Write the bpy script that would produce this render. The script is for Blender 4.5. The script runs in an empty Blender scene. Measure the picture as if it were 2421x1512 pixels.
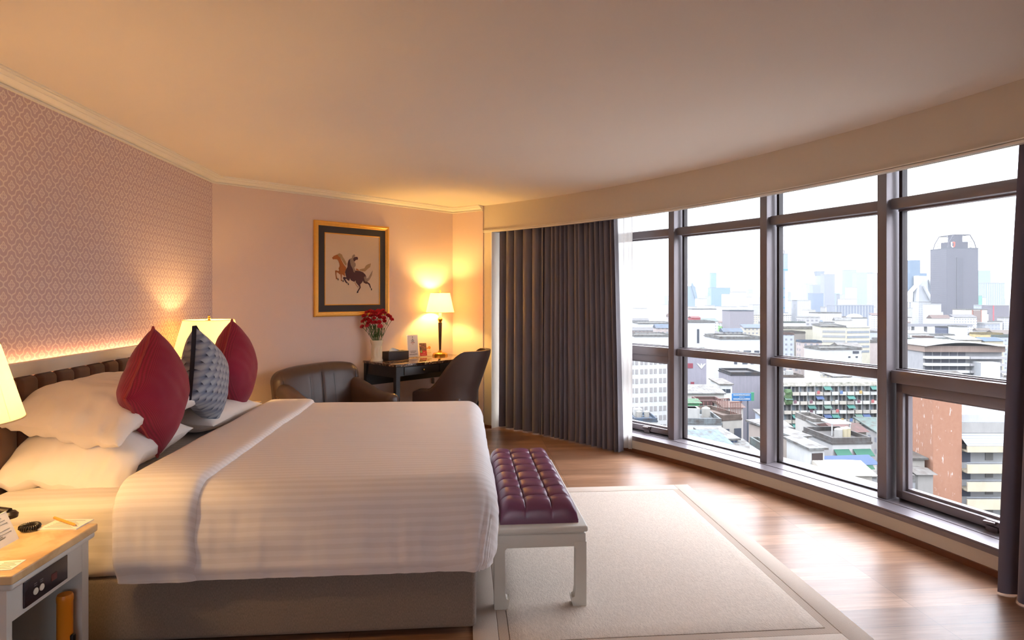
import bpy, math, random
from mathutils import Vector, Matrix, Euler
from mathutils.geometry import tessellate_polygon
R = random.Random(7)
PI = math.pi
sin, cos, rad = math.sin, math.cos, math.radians
scene = bpy.context.scene
COL = scene.collection

# ------------------------------------------------------------------ mesh collector
class MB:
    def __init__(s): s.v, s.f = [], []
    def add(s, vs, fs, m=None):
        k = len(s.v)
        s.v += [tuple(m @ Vector(p)) if m is not None else tuple(p) for p in vs]
        s.f += [tuple(i + k for i in f) for f in fs]
        return s
    def box(s, x0, x1, y0, y1, z0, z1, m=None):
        return s.add([(x0,y0,z0),(x1,y0,z0),(x1,y1,z0),(x0,y1,z0),(x0,y0,z1),(x1,y0,z1),(x1,y1,z1),(x0,y1,z1)],
                     [(0,3,2,1),(4,5,6,7),(0,1,5,4),(1,2,6,5),(2,3,7,6),(3,0,4,7)], m)
    def rbox(s, x0, x1, y0, y1, z0, z1, r=.01, n=2, div=(1,1,1), fn=None, m=None):
        lo, hi = (x0,y0,z0), (x1,y1,z1)
        h = [(b-a)/2 for a, b in zip(lo, hi)]; c = [(b+a)/2 for a, b in zip(lo, hi)]
        r = min(r, min(h)*.999)
        ax = []
        for k in range(3):
            e = h[k]-r
            o = [r*math.tan(rad(45)*i/n) for i in range(n+1)]
            a = [-e-t for t in reversed(o)]
            a += [-e+2*e*i/div[k] for i in range(1, div[k])]
            a += [e+t for t in o]
            ax.append(a)
        idx, vs, fs = {}, [], []
        def V(p):
            q = [max(-(h[k]-r), min(h[k]-r, p[k])) for k in range(3)]
            d = Vector([p[k]-q[k] for k in range(3)])
            if d.length > 1e-9: d = d.normalized()*r
            w = (round(q[0]+d.x+c[0],6), round(q[1]+d.y+c[1],6), round(q[2]+d.z+c[2],6))
            if w not in idx:
                idx[w] = len(vs); vs.append(fn(Vector(w)) if fn else w)
            return idx[w]
        for k in range(3):
            a, b = (k+1) % 3, (k+2) % 3
            for sgn in (-1, 1):
                A, B = ax[a], ax[b]
                for i in range(len(A)-1):
                    for j in range(len(B)-1):
                        q = []
                        for u, w in ((A[i],B[j]),(A[i+1],B[j]),(A[i+1],B[j+1]),(A[i],B[j+1])):
                            p = [0,0,0]; p[k] = sgn*h[k]; p[a] = u; p[b] = w
                            q.append(V(p))
                        if sgn < 0: q.reverse()
                        q2 = []
                        for t in q:
                            if t not in q2: q2.append(t)
                        if len(q2) > 2: fs.append(tuple(q2))
        return s.add(vs, fs, m)
    def lathe(s, prof, n=24, m=None, caps=True):
        vs, fs = [], []
        for r, z in prof:
            for i in range(n):
                a = 2*PI*i/n; vs.append((r*cos(a), r*sin(a), z))
        for j in range(len(prof)-1):
            for i in range(n):
                i2 = (i+1) % n
                fs.append((j*n+i, j*n+i2, (j+1)*n+i2, (j+1)*n+i))
        if caps:
            fs.append(tuple(range(n-1, -1, -1))); k = (len(prof)-1)*n; fs.append(tuple(range(k, k+n)))
        return s.add(vs, fs, m)
    def tube(s, pts, r, n=8, m=None, closed=False):
        pts = [Vector(p) for p in pts]; N = len(pts)
        rr = r if isinstance(r, (list, tuple)) else [r]*N
        vs, fs = [], []
        up = None
        for i, p in enumerate(pts):
            if closed: t = pts[(i+1) % N]-pts[i-1]
            else: t = pts[min(i+1,N-1)]-pts[max(i-1,0)]
            t.normalize()
            if up is None:
                up = Vector((0,0,1)) if abs(t.z) < .9 else Vector((1,0,0))
            a = t.cross(up); a.normalize(); up = a.cross(t); up.normalize()
            for k in range(n):
                w = 2*PI*k/n; vs.append(p+(a*cos(w)+up*sin(w))*rr[i])
        for i in range(N if closed else N-1):
            i2 = (i+1) % N
            for k in range(n):
                k2 = (k+1) % n
                fs.append((i*n+k, i*n+k2, i2*n+k2, i2*n+k))
        if not closed:
            fs.append(tuple(range(n-1,-1,-1))); fs.append(tuple(range((N-1)*n, N*n)))
        return s.add(vs, fs, m)
    def prism(s, poly, z0, z1, m=None):
        n = len(poly)
        vs = [(p[0],p[1],z0) for p in poly]+[(p[0],p[1],z1) for p in poly]
        tri = tessellate_polygon([[Vector((p[0],p[1],0)) for p in poly]])
        fs = [(a,b,c) for a,b,c in tri]+[(c+n,b+n,a+n) for a,b,c in tri]
        fs += [(i,(i+1)%n,(i+1)%n+n,i+n) for i in range(n)]
        return s.add(vs, fs, m)
    def grid(s, fn, nu, nv, m=None, wrapu=False):
        vs = [fn(i/nu, j/nv) for j in range(nv+1) for i in range(nu if wrapu else nu+1)]
        w = nu if wrapu else nu+1
        fs = []
        for j in range(nv):
            for i in range(nu):
                i2 = (i+1) % w if wrapu else i+1
                fs.append((j*w+i, j*w+i2, (j+1)*w+i2, (j+1)*w+i))
        return s.add(vs, fs, m)
    def sheet(s, fn, nu, nv, off, m=None):
        """a surface with thickness: fn(u,v) front, off(u,v) the vector to its back"""
        A = [[Vector(fn(i/nu, j/nv)) for i in range(nu+1)] for j in range(nv+1)]
        B = [[A[j][i]+Vector(off(i/nu, j/nv)) for i in range(nu+1)] for j in range(nv+1)]
        w = nu+1; K = w*(nv+1)
        vs = [p for row in A for p in row]+[p for row in B for p in row]
        fs = []
        for j in range(nv):
            for i in range(nu):
                a, b, c, d = j*w+i, j*w+i+1, (j+1)*w+i+1, (j+1)*w+i
                fs += [(a,b,c,d), (d+K,c+K,b+K,a+K)]
        for i in range(nu):
            fs += [(i+1,i,i+K,i+1+K), (nv*w+i,nv*w+i+1,nv*w+i+1+K,nv*w+i+K)]
        for j in range(nv):
            fs += [(j*w,(j+1)*w,(j+1)*w+K,j*w+K), ((j+1)*w+nu,j*w+nu,j*w+nu+K,(j+1)*w+nu+K)]
        return s.add(vs, fs, m)
    def mesh(s, name, ang=35):
        me = bpy.data.meshes.new(name)
        me.from_pydata([tuple(v) for v in s.v], [], s.f)
        import bmesh
        b = bmesh.new(); b.from_mesh(me); bmesh.ops.recalc_face_normals(b, faces=b.faces); b.to_mesh(me); b.free()
        if ang:
            me.polygons.foreach_set('use_smooth', [True]*len(me.polygons))
            me.set_sharp_from_angle(angle=rad(ang))
        return me

def obj(name, mb, mat, parent=None, loc=(0,0,0), rot=(0,0,0), ang=35):
    me = mb.mesh(name, ang) if isinstance(mb, MB) else mb
    if mat is not None and not me.materials: me.materials.append(mat)
    o = bpy.data.objects.new(name, me); COL.objects.link(o)
    o.location = loc; o.rotation_euler = rot
    if parent is not None: o.parent = parent
    return o
def tag(o, label=None, cat=None, group=None, kind=None):
    if label: o['label'] = label
    if cat: o['category'] = cat
    if group: o['group'] = group
    if kind: o['kind'] = kind
    return o
def thing(name, label, cat, loc=(0,0,0), rz=0, group=None, rot=None):
    o = bpy.data.objects.new(name, None); COL.objects.link(o)
    o.location = loc; o.rotation_euler = rot if rot else (0,0,rz); o.empty_display_size = .1
    return tag(o, label, cat, group)
def struct(name, mb, mat, parent=None, label=None, **k):
    o = obj(name, mb, mat, parent, **k)
    if parent is None: o['kind'] = 'structure'
    if label: o['label'] = label
    return o
def dup(root, loc=None, rot=None, label=None, group=None):
    r = root.copy(); COL.objects.link(r)
    if loc is not None: r.location = loc
    if rot is not None: r.rotation_euler = rot
    if label: r['label'] = label
    if group: r['group'] = group
    for ch in list(root.children):
        c = ch.copy(); COL.objects.link(c); c.parent = r
        for g in ch.children:
            d = g.copy(); COL.objects.link(d); d.parent = c
    return r
def T(x=0, y=0, z=0, rz=0, rx=0, ry=0): return Matrix.Translation((x,y,z)) @ Euler((rx,ry,rz)).to_matrix().to_4x4()

# ------------------------------------------------------------------ materials
def lin(c):
    o = []
    for x in c[:3]:
        x /= 255
        o.append(x/12.92 if x <= .04045 else ((x+.055)/1.055)**2.4)
    return (*o, 1)
class NT:
    def __init__(s, name):
        s.m = bpy.data.materials.new(name); s.m.use_nodes = True; s.t = s.m.node_tree; s.n = s.t.nodes; s.n.clear()
        s.out = s.n.new('ShaderNodeOutputMaterial')
    def node(s, ty, **k):
        n = s.n.new(ty)
        for a, b in k.items():
            if a == 'ins':
                for kk, vv in b.items(): s.set(n, kk, vv)
            else: setattr(n, a, b)
        return n
    def set(s, n, k, v):
        i = n.inputs[k]
        if isinstance(v, bpy.types.NodeSocket): s.t.links.new(v, i)
        else: i.default_value = v
    def math(s, op, a, b=None, c=None):
        n = s.node('ShaderNodeMath', operation=op)
        for i, x in enumerate((a, b, c)):
            if x is not None: s.set(n, i, x)
        return n.outputs[0]
    def mix(s, f, a, b):
        n = s.node('ShaderNodeMix', data_type='RGBA')
        s.set(n, 0, f); s.set(n, 6, a); s.set(n, 7, b); return n.outputs[2]
    def coord(s, which='Object'): return s.node('ShaderNodeTexCoord').outputs[which]
    def sep(s, v):
        n = s.node('ShaderNodeSeparateXYZ'); s.set(n, 0, v); return n.outputs
    def mapping(s, v, scale=(1,1,1), rot=(0,0,0), loc=(0,0,0)):
        n = s.node('ShaderNodeMapping'); s.set(n, 'Vector', v); n.inputs['Scale'].default_value = scale
        n.inputs['Rotation'].default_value = rot; n.inputs['Location'].default_value = loc; return n.outputs[0]
    def noise(s, v, scale=5, detail=3, rough=.5, dist=0):
        n = s.node('ShaderNodeTexNoise'); s.set(n, 'Vector', v); n.inputs['Scale'].default_value = scale
        n.inputs['Detail'].default_value = detail; n.inputs['Roughness'].default_value = rough; n.inputs['Distortion'].default_value = dist
        return n.outputs['Fac']
    def ramp(s, f, stops):
        n = s.node('ShaderNodeValToRGB'); s.set(n, 0, f)
        e = n.color_ramp.elements
        while len(e) < len(stops): e.new(.5)
        for el, (p, c) in zip(e, stops): el.position = p; el.color = c
        return n.outputs[0]
    def bump(s, h, strength=.3, dist=.01):
        n = s.node('ShaderNodeBump'); s.set(n, 'Height', h); n.inputs['Strength'].default_value = strength; n.inputs['Distance'].default_value = dist
        return n.outputs[0]
    def pbr(s, col, rough=.5, metal=0, spec=.5, normal=None, sheen=0, coat=0, trans=0, emit=None, es=0):
        b = s.node('ShaderNodeBsdfPrincipled')
        s.set(b, 'Base Color', col); s.set(b, 'Roughness', rough); s.set(b, 'Metallic', metal); s.set(b, 'Specular IOR Level', spec)
        if normal is not None: s.set(b, 'Normal', normal)
        if sheen: s.set(b, 'Sheen Weight', sheen)
        if coat: s.set(b, 'Coat Weight', coat); s.set(b, 'Coat Roughness', .1)
        if emit: s.set(b, 'Emission Color', emit); s.set(b, 'Emission Strength', es)
        s.t.links.new(b.outputs[0], s.out.inputs[0]); return s.m
    def done(s, sh): s.t.links.new(sh, s.out.inputs[0]); return s.m
_mc = {}
def mat(name, col, rough=.5, metal=0, spec=.5, var=0, vs=8, bump=0, bs=200, **k):
    if name in _mc: return _mc[name]
    n = NT(name); c = lin(col); nor = None
    co = n.coord()
    if var:
        f = n.noise(co, vs, 4)
        d = tuple(max(0, x*(1-var)) for x in c[:3])+(1,); e = tuple(min(1, x*(1+var)) for x in c[:3])+(1,)
        c = n.mix(f, d, e)
    if bump: nor = n.bump(n.noise(co, bs, 2), bump, .002)
    _mc[name] = n.pbr(c, rough, metal, spec, nor, **k)
    return _mc[name]

# ------------------------------------------------------------------ room plan (metres; left wall along +y)
CX, CY = -4.6, 1.22                     # centre of the curved window front
HC = 2.385                              # ceiling height
XW = -2.03
L_ = Vector((-2.03, 5.187)); R_ = Vector((-.103, 6.865)); C_ = Vector((.227, 6.616))
def arc(r, deg, z=0): a = rad(deg); return Vector((CX+r*cos(a), CY+r*sin(a), z))
DW = (R_-L_).normalized(); NW = Vector((DW.y, -DW.x))
RZW = math.atan2(DW.y, DW.x)
def bw(t, o, z=0): p = L_+DW*t+NW*o; return Vector((p.x, p.y, z))
A0, A1 = 48.2, -2.7

def arcbox(mb, r0, r1, z0, z1, a0=A0, a1=A1, n=80):
    vs, fs = [], []
    for i in range(n+1):
        a = a0+(a1-a0)*i/n
        vs += [arc(r0,a,z0), arc(r1,a,z0), arc(r1,a,z1), arc(r0,a,z1)]
    for i in range(n):
        k = i*4
        for j in range(4): fs.append((k+j, k+(j+1)%4, k+4+(j+1)%4, k+4+j))
    fs += [(3,2,1,0), (n*4, n*4+1, n*4+2, n*4+3)]
    return mb.add(vs, fs)

# floor: wooden planks running along x
n = NT('wood floor')
co = n.coord(); mp = n.mapping(co, (1,1,1))
br = n.node('ShaderNodeTexBrick'); n.set(br, 'Vector', mp)
br.offset = .37; br.offset_frequency = 1
for k, v in {'Scale':1,'Mortar Size':.0012,'Mortar Smooth':.1,'Bias':0,'Brick Width':1.25,'Row Height':.145}.items(): br.inputs[k].default_value = v
br.inputs['Color1'].default_value = (0,0,0,1); br.inputs['Color2'].default_value = (1,1,1,1); br.inputs['Mortar'].default_value = (.5,.5,.5,1)
gr = n.noise(n.mapping(co, (1.3,26,1)), 3, 6, .62, .6)
g2 = n.noise(n.mapping(co, (.6,6,1)), 2, 3)
base = n.ramp(n.math('ADD', n.math('MULTIPLY', gr, .6), n.math('MULTIPLY', g2, .4)), [(.3, lin((122,84,62))), (.5, lin((166,124,95))), (.72, lin((200,160,130)))])
tone = n.mix(n.math('MULTIPLY', br.outputs['Color'], .55), base, lin((92,60,43)))
colr = n.mix(n.math('MULTIPLY', br.outputs['Fac'], .7), tone, lin((58,36,26)))
nor = n.bump(n.math('ADD', n.math('MULTIPLY', gr, .3), n.math('MULTIPLY', br.outputs['Fac'], -1)), .12, .002)
M_floor = n.pbr(colr, n.math('ADD', .26, n.math('MULTIPLY', gr, .12)), 0, .42, nor)
M_ceil = mat('ceiling paint', (236,226,214), .9, spec=.1, var=.01, vs=2, bump=.05, bs=120)
M_wallp = mat('pink wallcovering', (226,203,194), .85, spec=.15, var=.02, vs=120, bump=.1, bs=300)
M_trimw = mat('white trim paint', (240,234,222), .45, var=.01)
M_fascia = mat('fascia paint', (214,203,186), .7, spec=.2, var=.015, vs=30, bump=.05, bs=160)
M_brownwood = mat('brown skirting wood', (120,72,44), .45, var=.15, vs=30)

poly = [(XW,-3.2), (XW,L_.y), tuple(L_), tuple(R_), tuple(C_)]
def plan(rr, a0, a1):
    return [(XW-.15,-3.4), (XW-.15,L_.y+.1), (R_.x-.05,R_.y+.15), tuple(arc(rr,a0+1)[:2])]+[tuple(arc(rr,a0+(a1-a0)*i/40)[:2]) for i in range(41)]+[(arc(rr,a1).x,-3.4)]
struct('floor', MB().prism(plan(7.85, A0, A1), -.12, 0), M_floor)
struct('ceiling', MB().prism(plan(7.85, A0, A1), HC, HC+.12), M_ceil)

# patterned wallpaper on the headboard wall
n = NT('quatrefoil wallpaper'); co = n.coord(); X, Y, Z = n.sep(co)
u = n.math('DIVIDE', Y, .1); v = n.math('DIVIDE', Z, .112)
p = n.math('ADD', u, v); q = n.math('SUBTRACT', u, v)
sx = n.math('SUBTRACT', n.math('FRACT', p), .5); tx = n.math('SUBTRACT', n.math('FRACT', q), .5)
a = n.math('ADD', sx, tx); b = n.math('SUBTRACT', sx, tx)           # lobes on these axes
r2 = n.math('ADD', n.math('MULTIPLY', a, a), n.math('MULTIPLY', b, b)); r = n.math('SQRT', r2)
ab = n.math('MULTIPLY', a, b)
c4 = n.math('SUBTRACT', 1, n.math('DIVIDE', n.math('MULTIPLY', 8, n.math('MULTIPLY', ab, ab)), n.math('ADD', n.math('MULTIPLY', r2, r2), 1e-5)))
rr = n.math('DIVIDE', r, n.math('ADD', 1, n.math('MULTIPLY', c4, .2)))
def band(x, c, w): return n.math('LESS_THAN', n.math('ABSOLUTE', n.math('SUBTRACT', x, c)), w)
qf1 = band(rr, .44, .035); qf2 = band(rr, .31, .06); core = n.math('MULTIPLY', n.math('LESS_THAN', rr, .2), n.math('GREATER_THAN', n.math('ABSOLUTE', ab), .004))
wob = n.math('MULTIPLY', n.math('SINE', n.math('MULTIPLY', tx, 4*PI)), .045); wob2 = n.math('MULTIPLY', n.math('SINE', n.math('MULTIPLY', sx, 4*PI)), .045)
e1 = n.math('GREATER_THAN', n.math('ABSOLUTE', n.math('ADD', sx, wob)), .452); e2 = n.math('GREATER_THAN', n.math('ABSOLUTE', n.math('ADD', tx, wob2)), .452)
msk = n.math('MAXIMUM', n.math('MAXIMUM', e1, e2), n.math('MAXIMUM', n.math('MULTIPLY', qf1, .0), n.math('MAXIMUM', qf2, core)))
M_paper = n.pbr(n.mix(n.math('MULTIPLY', msk, .85), lin((206,178,178)), lin((238,222,210))), .75, 0, .2)
struct('wall_left', MB().box(XW-.12, XW, -3.3, L_.y, 0, HC), M_paper)
def wallseg(name, p0, p1, m, th=.1, z0=0, z1=HC):
    d = (p1-p0).normalized(); nn = Vector((-d.y, d.x))*th
    return struct(name, MB().prism([tuple(p0), tuple(p1), tuple(p1+nn), tuple(p0+nn)], z0, z1), m)
wallseg('wall_back', L_, R_, M_wallp)
wallseg('wall_side', R_, C_, M_wallp)
# curved window front: fascia above the opening and the end pier, one continuous wall
mb = arcbox(MB(), 7.25, 7.28, 2.096, HC)
arcbox(mb, 7.25, 7.37, 0, 2.096, A0, 47.25, 2)
struct('wall_right', mb, M_fascia)
mb = arcbox(MB(), 7.37, 7.95, 0, HC, A0+.2, 47.25, 2)
struct('wall_reveal', mb, mat('reveal paint', (205,196,184), .7))
mb = arcbox(MB(), 7.242, 7.256, 2.096, 2.108); arcbox(mb, 7.236, 7.25, 2.112, 2.118)
arcbox(mb, 7.242, 7.25, 0, 2.108, 47.32, 47.25, 1)
struct('trim_opening', mb, M_trimw)
arcbox(mb := MB(), 7.45, 7.9, .0, .125, 47.2)
struct('wall_apron', mb, mat('apron paint', (224,214,196), .5, var=.01))
mb = arcbox(MB(), 7.438, 7.45, 0, .034, 47.2)
struct('baseboard_right', mb, M_brownwood)
struct('baseboard_pier', arcbox(MB(), 7.238, 7.25, 0, .03, A0, 47.25, 2), M_brownwood)
M_dark = mat('bronze aluminium', (128,119,122), .36, .3, .5, var=.06, vs=3)
M_dark2 = mat('dark gasket', (52,42,42), .5, .1)
mb = arcbox(MB(), 7.435, 7.80, .128, .15, 47.2); arcbox(mb, 7.43, 7.46, .112, .14, 47.2); arcbox(mb, 7.56, 7.575, .15, .153, 47.2)
struct('sill_right', mb, M_dark)
# outer spandrels that close the wall above and below the glass
mb = arcbox(MB(), 7.80, 7.9, 2.34, HC+.12, 48.4); arcbox(mb, 7.8, 7.9, -.3, .14, 48.4)
struct('wall_spandrel', mb, mat('spandrel', (120,110,105), .6))
struct('wall_header', arcbox(MB(), 7.44, 7.9, 2.34, HC, 47.2), M_fascia)
# rear of the room, behind the camera; its opening holds the added fill window
xe = arc(7.9,A1).x
struct('wall_rear', MB().box(XW-.1,-.75,-3.3,-3.2,0,HC).box(.95,xe,-3.3,-3.2,0,HC).box(-.75,.95,-3.3,-3.2,0,.35).box(-.75,.95,-3.3,-3.2,2.15,HC), M_wallp)
e = arc(7.25, A1); struct('wall_corner', MB().box(e.x, e.x+.9, -3.3, e.y+.02, 0, HC), M_wallp)

# crown moulding on three walls
prof = [(0,2.329),(.016,2.329),(.016,2.337),(.010,2.339),(.010,2.343),(.030,2.347),(.044,2.356),(.052,2.362),(.052,2.366),(.064,2.368),(.074,2.374),(.074,2.379),(.090,2.379),(.090,HC),(0,HC)]
pl = [Vector((XW,-3.2)), L_, R_, C_]
def offp(o):
    out = []
    for i, p in enumerate(pl):
        ns = []
        if i > 0: d = (pl[i]-pl[i-1]).normalized(); ns.append(Vector((d.y,-d.x)))
        if i < len(pl)-1: d = (pl[i+1]-pl[i]).normalized(); ns.append(Vector((d.y,-d.x)))
        if len(ns) == 1: out.append(p+ns[0]*o)
        else:
            m = (ns[0]+ns[1]).normalized(); out.append(p+m*(o/m.dot(ns[0])))
    return out
ofs = [offp(o) for o, z in prof]
for i, nm in enumerate(('trim_1','trim_2','trim_3')):
    K = len(prof)
    vs = [(*ofs[j][i], prof[j][1]) for j in range(K)]+[(*ofs[j][i+1], prof[j][1]) for j in range(K)]
    fs = [(j,(j+1)%K,(j+1)%K+K,j+K) for j in range(K)]+[tuple(range(K-1,-1,-1)), tuple(range(K,2*K))]
    struct(nm, MB().add(vs, fs), M_trimw, ang=20)
for i, nm in enumerate(('baseboard_back','baseboard_side')):
    p0, p1 = pl[i+1], pl[i+2]; d = (p1-p0).normalized(); nn = Vector((d.y,-d.x))*.012
    struct(nm, MB().prism([tuple(p0),tuple(p1),tuple(p1+nn),tuple(p0+nn)], 0, .06), M_brownwood)

# ------------------------------------------------------------------ windows
n = NT('window glass')
lw = n.node('ShaderNodeLayerWeight'); lw.inputs[0].default_value = .12
tr = n.node('ShaderNodeBsdfTransparent'); tr.inputs[0].default_value = (.985,.99,.99,1)
gl = n.node('ShaderNodeBsdfGlossy'); gl.inputs['Roughness'].default_value = .02; gl.inputs[0].default_value = (.9,.9,.9,1)
mx = n.node('ShaderNodeMixShader'); n.set(mx, 0, n.math('MULTIPLY', lw.outputs['Fresnel'], .6)); n.set(mx, 1, tr.outputs[0]); n.set(mx, 2, gl.outputs[0])
M_glass = n.done(mx.outputs[0])
ANG = [31.85+6.85*2-6.85*k for k in range(11)]
def window(k, a0, a1, sash):
    am = (a0+a1)/2; p = arc(7.59*cos(rad((a0-a1)/2)), am)
    w = bpy.data.objects.new('window_%d' % k, None); COL.objects.link(w); w['kind'] = 'structure'
    w.location = p; w.rotation_euler = (0, 0, rad(am-90))      # local x: towards the near end, y: outward
    H = 7.59*sin(rad((a0-a1)/2)); E = H-.03
    m = MB().rbox(H-.06, H, 0, .15, .15, 2.34, .004, 1)
    obj('mullion', m, M_dark, w)
    m = MB(); r = .004
    m.rbox(-H, E, .035, .15, 1.943, 2.008, r, 1); m.box(-H, E, .10, .15, 1.932, 1.943)
    obj('upper_transom', m, M_dark, w)
    m = MB(); lo = .885 if not sash else .872
    m.rbox(-H, E, .035, .15, lo, .949, r, 1); m.box(-H, E, .08, .15, .949, .956)
    obj('lower_transom', m, M_dark, w)
    g = MB()                                                   # dark gaskets that hold the glass
    for z0, z1 in ((.15,.885),(.949,1.943),(2.008,2.34)):
        for x0, x1 in ((-H,-H+.022),(E-.045,E-.02)): g.box(x0, x1, .105, .15, z0, z1)
        g.box(-H, E, .112, .15, z0, z0+.012)
    obj('gasket', g, M_dark2, w)
    for z0, z1, nm in ((.15,.885,'lower_pane'),(.949,1.943,'middle_pane'),(2.008,2.34,'upper_pane')):
        obj(nm, MB().box(-H, E, .128, .132, z0, z1), M_glass, w)
    if sash:
        s = MB(); z0, z1 = .165, .872; x0, x1 = -H+.015, E-.04
        for b in ((x0,x1,z0,z0+.05),(x0,x1,z1-.06,z1),(x0,x0+.045,z0,z1),(x1-.045,x1,z0,z1)): s.rbox(b[0],b[1],.06,.125,b[2],b[3],.004,1)
        for b in ((x0+.04,x1-.04,z0+.05,z0+.065),(x0+.04,x1-.04,z1-.075,z1-.06),(x0+.045,x0+.058,z0,z1),(x1-.058,x1-.045,z0,z1)): s.box(b[0],b[1],.09,.126,b[2],b[3])
        so = obj('sash', s, M_dark, w)
        h = MB().rbox(-.03,.04,.045,.062,z0+.02,z0+.05,.005,2).rbox(-.02,.035,.02,.05,z0+.03,z0+.046,.005,2,m=T(0,0,0,.25)).box(-.03,.03,.05,.065,z0-.012,z0+.015)
        obj('latch', h, mat('latch metal', (110,98,98), .3, .8), so, loc=(.12,0,0))
    return w
fill_win = bpy.data.objects.new('window_8', None); COL.objects.link(fill_win); fill_win['kind'] = 'structure'; fill_win.location = (.1,-3.25,.35)  # unseen window added to brighten the bed side facing the camera
mb = MB()
for b in ((-.85,.85,0,.06),(-.85,.85,1.74,1.8),(-.85,-.79,.06,1.74),(.79,.85,.06,1.74),(-.03,.03,.06,1.74)): mb.box(b[0],b[1],-.05,.05,b[2],b[3])
obj('frame', mb, M_dark, fill_win); obj('pane', MB().box(-.79,.79,-.004,.004,.06,1.74), M_glass, fill_win)
for k in range(7): window(k+1, ANG[k], ANG[k+1], k in (1,4,7))
from mathutils import noise as mnoise
def wob(name, mb, m, root, ang=35):
    l = root.location; return obj(name, mb, m, root, loc=(-l.x,-l.y,-l.z), ang=ang)
def nz(x, y, z=0, s=1): return mnoise.noise(Vector((x*s, y*s, z*s)))
def sm(e0, e1, x): t = max(0, min(1, (x-e0)/(e1-e0))); return t*t*(3-2*t)

# ------------------------------------------------------------------ fabrics
def striped(name, c0, c1, rough=.62, period=.034, sheen=0):
    n = NT(name); co = n.coord(); X, Y, Z = n.sep(co)
    f = n.math('FRACT', n.math('DIVIDE', n.math('ADD', Y, Z), period))
    s = n.math('GREATER_THAN', f, .5)
    fine = n.noise(co, 500, 2)
    return n.pbr(n.mix(s, lin(c0), lin(c1)), n.math('SUBTRACT', rough, n.math('MULTIPLY', s, .08)), 0, .35, n.bump(fine, .08, .001), sheen=sheen)
M_duvet = striped('striped white satin', (238,232,231), (231,224,222), period=.038)
M_sheet = striped('white bed sheet', (240,233,228), (233,226,220), period=.05)
M_pillow = mat('white pillowcase', (240,232,226), .7, spec=.3, var=.01, vs=20, bump=.06, bs=500)
n = NT('grey brown bed base'); co = n.coord()
wv = n.noise(n.mapping(co, (1,1,.25)), 420, 2)
M_base = n.pbr(n.mix(wv, lin((100,88,78)), lin((158,143,131))), .9, 0, .15, n.bump(wv, .3, .001), sheen=.2)
n = NT('red waffle knit'); co = n.coord(); X, Y, Z = n.sep(co)
wx = n.math('SINE', n.math('MULTIPLY', n.math('ADD', X, Y), 2*PI/.0085)); wy = n.math('SINE', n.math('MULTIPLY', n.math('SUBTRACT', X, Y), 2*PI/.0085))
wf = n.math('MULTIPLY', n.math('ADD', n.math('MULTIPLY', wx, wy), 1), .5)
M_red = n.pbr(n.mix(wf, lin((112,14,38)), lin((168,28,64))), .85, 0, .2, n.bump(wf, .5, .002), sheen=.25)
M_redtrim = mat('red braid', (160,58,58), .8, bump=.4, bs=300)
n = NT('blue grey scale quilting'); co = n.coord(); X, Y, Z = n.sep(co)
# overlapping scales: rows of half-offset round tips
ry = n.math('DIVIDE', n.math('ADD', X, Y), .046*1.414/1.1); rx = n.math('DIVIDE', n.math('SUBTRACT', X, Y), .046*1.414)
def scale_h(off):
    yy = n.math('ADD', n.math('MULTIPLY', ry, .5), off); fy = n.math('FRACT', yy)
    fx = n.math('SUBTRACT', n.math('FRACT', n.math('ADD', rx, off)), .5)
    d = n.math('SQRT', n.math('ADD', n.math('MULTIPLY', n.math('MULTIPLY', fx, fx), 3.6), n.math('MULTIPLY', n.math('MULTIPLY', fy, fy), 1.0)))
    return n.math('SUBTRACT', .98, d)
h1, h2 = scale_h(0), scale_h(.5)
hh = n.math('MAXIMUM', h1, h2)
M_scale = n.pbr(n.ramp(hh, [(.04, lin((44,50,70))), (.15, lin((100,110,134))), (.65, lin((158,163,174)))]), .65, 0, .3, n.bump(hh, .6, .006), sheen=.3)
M_navy = mat('navy zip band', (62,68,90), .8)

# ------------------------------------------------------------------ bed
BX0, BX1, BY0, BY1 = -1.93, .06, 2.545, 4.36
bed = thing('bed', 'king size bed with grey brown upholstered base and white fitted sheet', 'bed', (-.93, 3.45, 0))
def basefn(p): return p+Vector((0,0,0))
wob('bed_base', MB().rbox(BX0, BX1, BY0, BY1, .03, .29, .022, 3), M_base, bed)
for x in (BX0+.12, BX1-.14):
    for y in (BY0+.10, BY1-.10):
        wob('foot', MB().lathe([(.028,0),(.03,.004),(.03,.03)], 16, T(x,y,0)), mat('black plastic foot', (28,26,26), .5), bed)
def mfn(p):
    w = .006*nz(p.x, p.y, p.z, 3)+.004*nz(p.x, p.y*.3, p.z*2, 9)
    return p+Vector((0, -w*2 if p.y < 3 else 0, w if p.z > .5 else 0))
wob('mattress', MB().rbox(BX0+.01, BX1-.02, BY0-.022, BY1+.02, .284, .602, .07, 4, (60,40,14), mfn), M_sheet, bed)

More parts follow.
